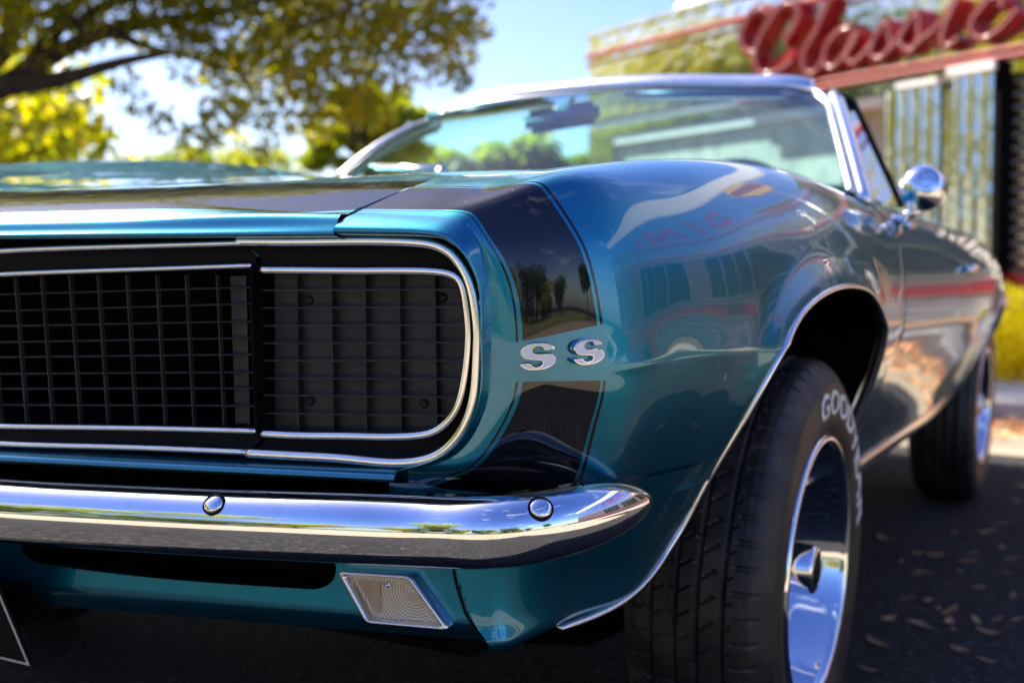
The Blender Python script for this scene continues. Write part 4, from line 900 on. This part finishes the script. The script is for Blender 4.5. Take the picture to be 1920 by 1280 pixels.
# script sign: red channel letters with glass tubes
STR = [
[(-2.26,4.02),(-2.39,4.11),(-2.58,4.08),(-2.71,3.93),(-2.75,3.78),(-2.65,3.64),(-2.49,3.6)],
[(-2.01,3.63),(-1.86,3.77),(-1.77,3.92),(-1.81,4.05),(-1.96,4.1),(-2.15,4.03),(-2.3,3.88),(-2.45,3.71),(-2.5,3.53),(-2.44,3.36),(-2.24,3.3),(-2.03,3.33),(-1.85,3.41)],
[(-1.25,4.05),(-1.36,3.89),(-1.46,3.72),(-1.6,3.56),(-1.69,3.39),(-1.65,3.24),(-1.55,3.2),(-1.42,3.26),(-1.35,3.34)],
[(-.93,3.63),(-1.07,3.64),(-1.24,3.56),(-1.35,3.39),(-1.33,3.26),(-1.21,3.23),(-1.07,3.32),(-.91,3.45),(-.86,3.57),(-.98,3.43),(-1.01,3.31),(-.95,3.24),(-.84,3.26),(-.75,3.32)],
[(-.75,3.32),(-.57,3.5),(-.44,3.6),(-.4,3.47),(-.38,3.35),(-.48,3.25),(-.61,3.25),(-.68,3.35),(-.61,3.39)],
[(-.39,3.3),(-.23,3.45),(-.02,3.63),(0,3.48),(0,3.36),(-.1,3.26),(-.2,3.29),(-.25,3.36)],
[(-.1,3.26),(.11,3.38),(.3,3.49),(.49,3.69),(.38,3.51),(.31,3.36),(.31,3.26),(.39,3.23),(.5,3.29)],
[(1.0,3.51),(1.03,3.55),(.94,3.63),(.78,3.54),(.67,3.43),(.69,3.3),(.79,3.24),(.95,3.27),(1.15,3.41),(1.2,3.46)]]
sign = empty('script_sign', None, (FA.x, FA.y, 0)); tag(sign, 'red script sign reading Classic with glass neon tubes, mounted on the chrome fascia', 'sign')
for st in STR:
    pth = smooth_path(st, max(24, len(st)*7)); q = MB()
    V, F = sweep([fac(s, h, .0) for s, h in pth], [(-.055, .03), (-.055, .17), (-.045, .17), (-.042, .13), (.042, .13), (.045, .17), (.055, .17), (.055, .03)], tuple(FN))
    q.add(V, F); lt = dpart(q, 'channel_letter', SIGNR, False, sign)
    q = MB(); q.tube([fac(s, h, .165) for s, h in pth], .017, 8); dpart(q, 'neon_tube', NEON, True, lt)
q = MB(); pth = smooth_path([(-2.5,3.42),(-2.2,3.35),(-1.9,3.45),(-1.7,3.5)], 20); V, F = sweep([fac(s, h, 0) for s, h in pth], [(-.13,.03),(-.13,.09),(.13,.09),(.13,.03)], tuple(FN)); q.add(V, F); dpart(q, 'backing_plate', SIGNR, False, sign)
# block letters DINER further along, seen mirrored in the fender
def block_text(body, s0, h0, size, d, name, material, parent, ext=.08):
    cu = bpy.data.curves.new('t', 'FONT'); cu.body = body; cu.size = size; cu.extrude = ext/2; cu.offset = .03
    to = bpy.data.objects.new('t', cu); COL.objects.link(to); dg = bpy.context.evaluated_depsgraph_get(); dg.update(); ev = to.evaluated_get(dg); mt = ev.to_mesh()
    V = [fac(s0+v.co.x, h0+v.co.y, d+v.co.z) for v in mt.vertices]; F = [tuple(p.vertices) for p in mt.polygons]; ev.to_mesh_clear(); bpy.data.objects.remove(to)
    q = MB(); q.add(V, F); return dpart(q, name, material, False, parent)
sign2 = empty('block_letter_sign', None, (FA.x, FA.y, 0)); tag(sign2, 'tall red block letters reading DINER on the roof edge, mirrored in the fender', 'sign')
for i, ch in enumerate('DINER'): block_text(ch, 6.2+i*1.35-(.0 if ch != 'I' else -.35), 4.50, 1.6, -.1, 'letter', SIGNR, sign2)
YS = mat('yellow_sign_enamel', (.80, .42, .02), .4, coat=.4, var=(5, (.85, .5, .05), .4, .7))
ps = fac(4.2, 0, 1.2); pole = empty('pylon_sign', None, (ps.x, ps.y, ground_z(ps.x, ps.y))); tag(pole, 'yellow hexagonal sign with a red band on a steel pole before the diner', 'sign')
q = MB(); q.tube([(0, 0, -.2), (0, 0, 4.6)], .06, 12); q.build('pole', STEELR, pole, True)
hx_ = [(-.75, 0), (-.38, .42), (.38, .42), (.75, 0), (.38, -.42), (-.38, -.42)]
q = MB(); q.add([FRt*a+FN*d+Vector((0, 0, 5.0+b)) for d in (.05, -.05) for a, b in hx_], [(0, 1, 2, 3, 4, 5), (11, 10, 9, 8, 7, 6)]+[(i, 6+i, 6+(i+1) % 6, (i+1) % 6) for i in range(6)]); q.build('sign_face', YS, pole)
q = MB(); q.add([FRt*a+FN*.06+Vector((0, 0, 5.0+b)) for a, b in ((-.62, -.14), (.62, -.14), (.62, .14), (-.62, .14))], [(0, 1, 2, 3)]); q.build('sign_band', REDP, pole)
orange = mat('orange_sign', (.75, .30, .02), .5, var=(5, (.8, .4, .05), .4, .7))

# ---- foliage
def leafmat(name, c1, c2, c3):
    M = bpy.data.materials.new(name); M.use_nodes = True; n = M.node_tree.nodes; L = M.node_tree.links; b = n['Principled BSDF']; oi = n.new('ShaderNodeNewGeometry')
    r = n.new('ShaderNodeValToRGB'); r.color_ramp.elements[0].color = (*c1, 1); r.color_ramp.elements[1].color = (*c3, 1); e = r.color_ramp.elements.new(.5); e.color = (*c2, 1)
    L.new(oi.outputs['Random Per Island'], r.inputs['Fac']); L.new(r.outputs['Color'], b.inputs['Base Color']); b.inputs['Roughness'].default_value = .45
    tb = n.new('ShaderNodeBsdfTranslucent'); hs_ = n.new('ShaderNodeHueSaturation'); hs_.inputs['Value'].default_value = 2.5; hs_.inputs['Saturation'].default_value = 1.1; L.new(r.outputs['Color'], hs_.inputs['Color']); L.new(hs_.outputs['Color'], tb.inputs['Color'])
    m_ = n.new('ShaderNodeMixShader'); m_.inputs[0].default_value = .5; L.new(b.outputs[0], m_.inputs[1]); L.new(tb.outputs[0], m_.inputs[2]); L.new(m_.outputs[0], n['Material Output'].inputs['Surface']); return M
LEAF_OAK = leafmat('autumn_oak_leaves', (.075, .105, .010), (.20, .20, .012), (.34, .27, .015))
LEAF_YEL = leafmat('yellow_leaves', (.12, .13, .012), (.27, .23, .016), (.38, .22, .014))
LEAF_LIME = leafmat('lime_leaves', (.07, .11, .012), (.17, .20, .018), (.27, .26, .02))
LEAF_GRN = leafmat('green_leaves', (.020, .045, .010), (.045, .075, .014), (.08, .10, .02))
LEAF_HEDGE = leafmat('golden_hedge_leaves', (.40, .40, .015), (.62, .56, .02), (.75, .66, .03))
BARK = mat('bark', (.055, .038, .028), .9, bump=(28, .9, .03), var=(9, (.11, .08, .06), .4, .7))
def leaves(centers, radii, count, size, seed, flat=.8):
    r = np.random.default_rng(seed); C_ = np.array(centers, float); Rr = np.array(radii, float); w = Rr**2; idx = r.choice(len(C_), count, p=w/w.sum())
    d = r.normal(size=(count, 3)); d /= np.linalg.norm(d, axis=1)[:, None]; rad = Rr[idx]*r.uniform(.25, 1, count)**.6; p = C_[idx]+d*rad[:, None]*np.array([1, 1, flat])
    a = r.normal(size=(count, 3)); a /= np.linalg.norm(a, axis=1)[:, None]; b = np.cross(a, r.normal(size=(count, 3))); b /= np.linalg.norm(b, axis=1)[:, None]; s = size*r.uniform(.6, 1.35, count)[:, None]
    V = np.stack([p-a*s, p+b*s*.5, p+a*s, p-b*s*.5], 1).reshape(-1, 3); F = np.arange(count*4).reshape(-1, 4); return V, F
def fast_mesh(name, V, F, material, parent=None):
    me = bpy.data.meshes.new(name); me.vertices.add(len(V)); me.vertices.foreach_set('co', np.asarray(V, np.float32).ravel()); k = F.shape[1]; me.loops.add(F.size); me.loops.foreach_set('vertex_index', F.ravel().astype(np.int32))
    me.polygons.add(len(F)); me.polygons.foreach_set('loop_start', np.arange(0, F.size, k, dtype=np.int32)); me.polygons.foreach_set('loop_total', np.full(len(F), k, np.int32)); me.update(calc_edges=True); me.materials.append(material)
    o = bpy.data.objects.new(name, me); COL.objects.link(o); o.parent = parent; return o
def tree(base, trunk_h, clumps, material, count, size, seed, label, name='tree', limbs=None, rad=.28, group=None, flat=.8, auto=True):
    bx_, by_ = base; bz = ground_z(bx_, by_); t = empty(name, None, (bx_, by_, bz)); tag(t, label, 'tree', group)
    L_ = np.array([(x-bx_, y-by_, z-bz) for x, y, z, r in clumps]); Rr = [c[3] for c in clumps]
    V, F = leaves(L_, Rr, count, size, seed, flat); fast_mesh('crown', V, F, material, t)
    q = MB(); r = random.Random(seed); top = Vector((.1, .05, trunk_h)); q.tube([(0, 0, -.3), (.03, .0, trunk_h*.45), top], [rad*1.25, rad*.95, rad*.8], 12)
    q.build('trunk', BARK, t, True); q = MB()
    for c in (L_ if auto else []):
        c = Vector(c); m1 = top.lerp(c, .45)+Vector((r.uniform(-.3, .3), r.uniform(-.3, .3), r.uniform(-.1, .4))); q.tube([tuple(p) for p in smooth_path([top, top.lerp(m1, .5)+Vector((0, 0, .08)), m1, c], 9)], list(np.linspace(rad*.5, .02, 9)), 7)
    if limbs:
        for pts, r0, r1 in limbs:
            pp = [(x-bx_, y-by_, z-bz) for x, y, z in pts]; q.tube([tuple(p) for p in smooth_path(pp, 16)], list(np.linspace(r0, r1, 16)), 8)
    q.build('limb', BARK, t, True); return t

def W(px, py, dep):          # a point at a picture position and distance, used once to survey the place
    d = WF+WR*(px-960)/2300+WU*(640-py)/2300; return tuple(WC+d*dep)
WM = cam.matrix_world; WR = WM.col[0].xyz; WU = WM.col[1].xyz; WF = -WM.col[2].xyz; WC = WM.translation
def clump(px, py, dep, r): return (*W(px, py, dep), r)
# the big oak whose limbs enter at the upper left
b0 = W(-260, 520, 11.5)
cl = []
r_ = random.Random(3)
for px, py, r in [(60,-60,.8),(250,-90,.8),(430,-60,.8),(620,-70,.8),(760,-40,.6),(140,-200,1.1),(420,-240,1.1),(700,-220,1.),
                  (330,30,.34),(430,70,.36),(520,10,.45),(600,60,.42),(690,20,.42),(770,60,.38),(840,20,.32),(620,150,.36),(720,130,.36),(540,150,.28),(430,150,.22),(360,120,.22),(820,110,.22),(855,150,.12),(870,110,.16),(700,210,.20),(470,215,.20),(390,250,.13),(600,230,.20),(520,240,.13),(895,60,.13),(160,40,.22),(20,40,.25),(250,60,.18),(860,60,.2),(450,180,.2),(560,100,.34),(650,90,.3),(480,110,.3),(250,190,.14),(310,230,.15),(360,270,.15),(440,270,.17),(500,285,.14),(190,240,.12),(560,200,.2),(640,190,.22),(420,215,.2),(230,150,.13),
                  (0,-700,1.3),(300,-650,1.3),(600,-700,1.2),(850,-620,.9),(850,-400,.8),(100,-950,1.3),(450,-950,1.3),(-300,-700,1.4),(-120,-120,1.),(-250,-20,1.),(-400,60,1.1),(-80,-300,1.3),(-300,-300,1.5),(250,-400,1.4),(600,-420,1.3)]:
    cl.append(clump(px, py, 11.3+r_.uniform(-1.0, 1.2), r*1.35))
limbs = [([W(-260,330,11.5),W(-120,230,11.4),W(0,165,11.3),W(110,150,11.2),W(220,118,11.1),W(320,100,11.1)], .19, .03),
         ([W(-260,330,11.5),W(-100,190,11.5),W(30,150,11.4),W(90,80,11.3),W(130,20,11.3),W(180,-40,11.2)], .20, .05),
         ([W(0,165,11.3),W(90,110,11.3),W(200,60,11.2),W(320,38,11.2),W(440,15,11.1),W(540,-20,11.1)], .11, .03),
         ([W(-260,330,11.5),W(-80,160,11.6),W(10,90,11.6),W(30,0,11.6),W(60,-60,11.6)], .16, .06),
         ([W(-40,120,11.5),W(20,60,11.5),W(80,25,11.4),W(120,10,11.4)], .06, .03),
         ([W(140,52,11.2),W(180,20,11.2),W(260,-10,11.2)], .07, .03),
         ([W(210,60,11.2),W(290,92,11.2),W(330,100,11.1),W(420,130,11.1)], .045, .02),
         ([W(540,60,11.0),W(620,30,11.0),W(700,-10,11.0)], .03, .02), ([W(320,40,11.2),W(420,110,11.1),W(470,170,11.1)], .035, .012)]
tree((b0[0], b0[1]), 2.1, cl, LEAF_OAK, 98000, .046, 11, 'large spreading oak with thin autumn leaves and dark limbs at the upper left', 'oak_tree', limbs, .30, auto=False)
def far_tree(px, py_c, dep, w, h, material, cnt, size, seed, label, name='tree', group=None):
    b = W(px, 520, dep); r = random.Random(seed); cl = []
    for i in range(34): a = r.uniform(0, 6.28); q_ = math.sqrt(r.random()); cl.append(clump(px+w*q_*math.cos(a), py_c+h*q_*math.sin(a), dep+r.uniform(-.8, .8), r.uniform(.10, .27)*w*dep/2300*1.3))
    return tree((b[0], b[1]), max(.6, WC.z+(520-py_c-h)*dep/2300), cl, material, cnt, size, seed, label, name, None, min(.2, .14*dep/12), group)
far_tree(690, 255, 22, 120, 82, LEAF_LIME, 11000, .085, 21, 'lime green leafy tree behind the left end of the windshield', 'shade_tree')
far_tree(40, 250, 26, 115, 68, LEAF_YEL, 6500, .10, 22, 'orange yellow tree low at the left edge behind the hood', 'shade_tree')
far_tree(960, 325, 40, 150, 42, LEAF_LIME, 7000, .16, 23, 'pale green tree seen through the left half of the windshield', 'shade_tree')
far_tree(1250, 330, 45, 150, 45, LEAF_LIME, 6000, .18, 24, 'lime green tree seen through the right half of the windshield', 'shade_tree')
far_tree(400, 345, 45, 190, 40, LEAF_LIME, 7000, .18, 25, 'pale distant tree low between the oak leaves and the hood', 'shade_tree')
# trees around the lot that show only in the paint, steel and chrome
k = 0
RT = []
rq = random.Random(5)
for i in range(13): RT.append((-34+i*6+rq.uniform(-2, 2), -31+rq.uniform(-5, 5), rq.uniform(2.6, 3.6), rq.uniform(3.2, 4.8), [LEAF_GRN, LEAF_OAK, LEAF_GRN][i % 3]))
RT += [(-19,13.5,4.6,3.8,LEAF_OAK),(-21,8,5.2,4.2,LEAF_GRN),(-18,3,4.8,3.8,LEAF_OAK),(-26,12,6.5,4.5,LEAF_OAK),(-27,3,7,5,LEAF_GRN),(-17,-2,5,3.6,LEAF_OAK),(-17,-7,6.5,5.2,LEAF_YEL),(-20,-13,8,6,LEAF_OAK),(-15,-17,6,5,LEAF_LIME),(-24,-2,9,6.4,LEAF_OAK),(-27,-20,9,6.4,LEAF_YEL),(-30,-9,10,6.5,LEAF_LIME),(-12,-3.5,4.2,3,LEAF_OAK),(-10,-12,4.2,3.4,LEAF_LIME),(36,-14,5,3.4,LEAF_GRN)]
for x, y, h, r, M_ in RT:
    k += 1; r_ = random.Random(100+k); cl = [(x+r_.uniform(-1, 1)*r*.75, y+r_.uniform(-1, 1)*r*.6, h+r_.uniform(-.9, .9)*r*.55, r*r_.uniform(.32, .6)) for _ in range(12)]
    tree((x, y), h*.5, cl, M_, 5500 if h > 4.7 or k > 13 else 6000, .16, 40+k, 'tree standing round the car park outside the frame, mirrored in chrome and paint', 'shade_tree', None, .2, 'trees round the lot seen only in reflections')

# ---- hedge at the right edge, leaf litter
def hedge(x0, x1, y, h, seed, label, name='hedge'):
    z = ground_z((x0+x1)/2, y); t = empty(name, None, ((x0+x1)/2, y, z)); tag(t, label, 'hedge'); r = random.Random(seed); cl = []; Rr = []
    for i in range(26): cl.append((r.uniform(x0, x1)-(x0+x1)/2, r.uniform(-.25, .25), h*r.uniform(.35, .75))); Rr.append(h*r.uniform(.28, .36))
    V, F = leaves(cl, Rr, 16000, .022, seed); fast_mesh('foliage', V, F, LEAF_HEDGE, t)
    for c in cl[::4]:
        q = MB(); q.tube([(c[0]*.9, 0, -.05), (c[0], c[1], c[2]*.7)], [.012, .006], 5); q.build('stem', BARK, t, True)
hedge(-.5, .95, 7.5, .80, 5, 'golden yellow clipped hedge beyond the rear wheel at the right edge')
LITC = leafmat('dry_leaf', (.36, .15, .05), (.55, .32, .15), (.70, .50, .32))
def leaf_mesh(seed):
    r = random.Random(seed); L_ = r.uniform(.030, .052); w = L_*r.uniform(.28, .42); V = []; F = []; n = 5; curl = r.uniform(.1, .5)
    for i in range(n+1):
        t = i/n; ww = w*math.sin(math.pi*min(.98, max(.06, t)))**.8; z = curl*L_*(t-.5)**2*1.5
        V += [(L_*(t-.5), -ww/2, z+.25*ww*curl*2), (L_*(t-.5), 0, z), (L_*(t-.5), ww/2, z+.25*ww*curl*2)]
    for i in range(n): F += [(3*i, 3*i+3, 3*i+4, 3*i+1), (3*i+1, 3*i+4, 3*i+5, 3*i+2)]
    me = bpy.data.meshes.new('fallen_leaf'); me.from_pydata(V, [], F); me.materials.append(LITC); return me
lm = [leaf_mesh(s) for s in range(8)]
r_ = random.Random(17); cnt = 0
spots = []
LFPX = [(1645,1210),(1800,1222),(1715,1170),(1655,1012),(1720,1078),(1735,1075),(1690,1055),(1800,1075),(1835,1105),(1850,1190),(1880,1030),(1830,1165),(1780,1148),(1740,1130),(1760,1145),(1700,1125),(1870,1165),(1900,1120),(1905,1165),(1720,1040),(1755,1045),(1780,1170),(1665,1165),(1850,1000),(1790,1000),(1900,1050),(1825,1040),(1630,1260),(1890,1075)]
kk = math.tan(TILT)
for px, py in LFPX:
    d = WF+WR*(px-960)/2300+WU*(640-py)/2300; t = -(WC.z+kk*WC.x)/(d.z+kk*d.x); p = WC+d*t; spots.append((p.x, p.y))
for _ in range(170): spots.append((r_.uniform(.9, 3.2), r_.uniform(1.2, 6.3)))
for x, y in spots:
    o = bpy.data.objects.new('fallen_leaf', lm[r_.randrange(8)]); COL.objects.link(o); o.location = (x, y, ground_z(x, y)+.004); o.rotation_euler = (r_.uniform(-.25, .25), r_.uniform(-.25, .25), r_.uniform(0, 6.28)); s = r_.uniform(.8, 1.35); o.scale = (s, s, s)
    tag(o, 'small dry curled leaf lying on the dark asphalt beside the car', 'leaf', 'dry leaves scattered on the asphalt')
V, F = [], []
rg2 = np.random.default_rng(4); n = 9000; cx = rg2.uniform(-4, 8, n); cy = 6.1-np.abs(rg2.normal(0, .45, n)); a = rg2.uniform(0, 6.28, n); s = rg2.uniform(.02, .04, n); z = np.array([ground_z(x, 0) for x in cx])+.012+rg2.uniform(0, .015, n)
dx, dy = np.cos(a)*s, np.sin(a)*s; V = np.stack([np.c_[cx-dx, cy-dy, z], np.c_[cx+dy*.4, cy-dx*.4, z+.006], np.c_[cx+dx, cy+dy, z], np.c_[cx-dy*.4, cy+dx*.4, z+.006]], 1).reshape(-1, 3)
o = fast_mesh('leaf_litter', V, np.arange(n*4).reshape(-1, 4), LITC); tag(o, 'orange drift of fallen leaves along the kerb', 'leaf litter', kind='stuff')
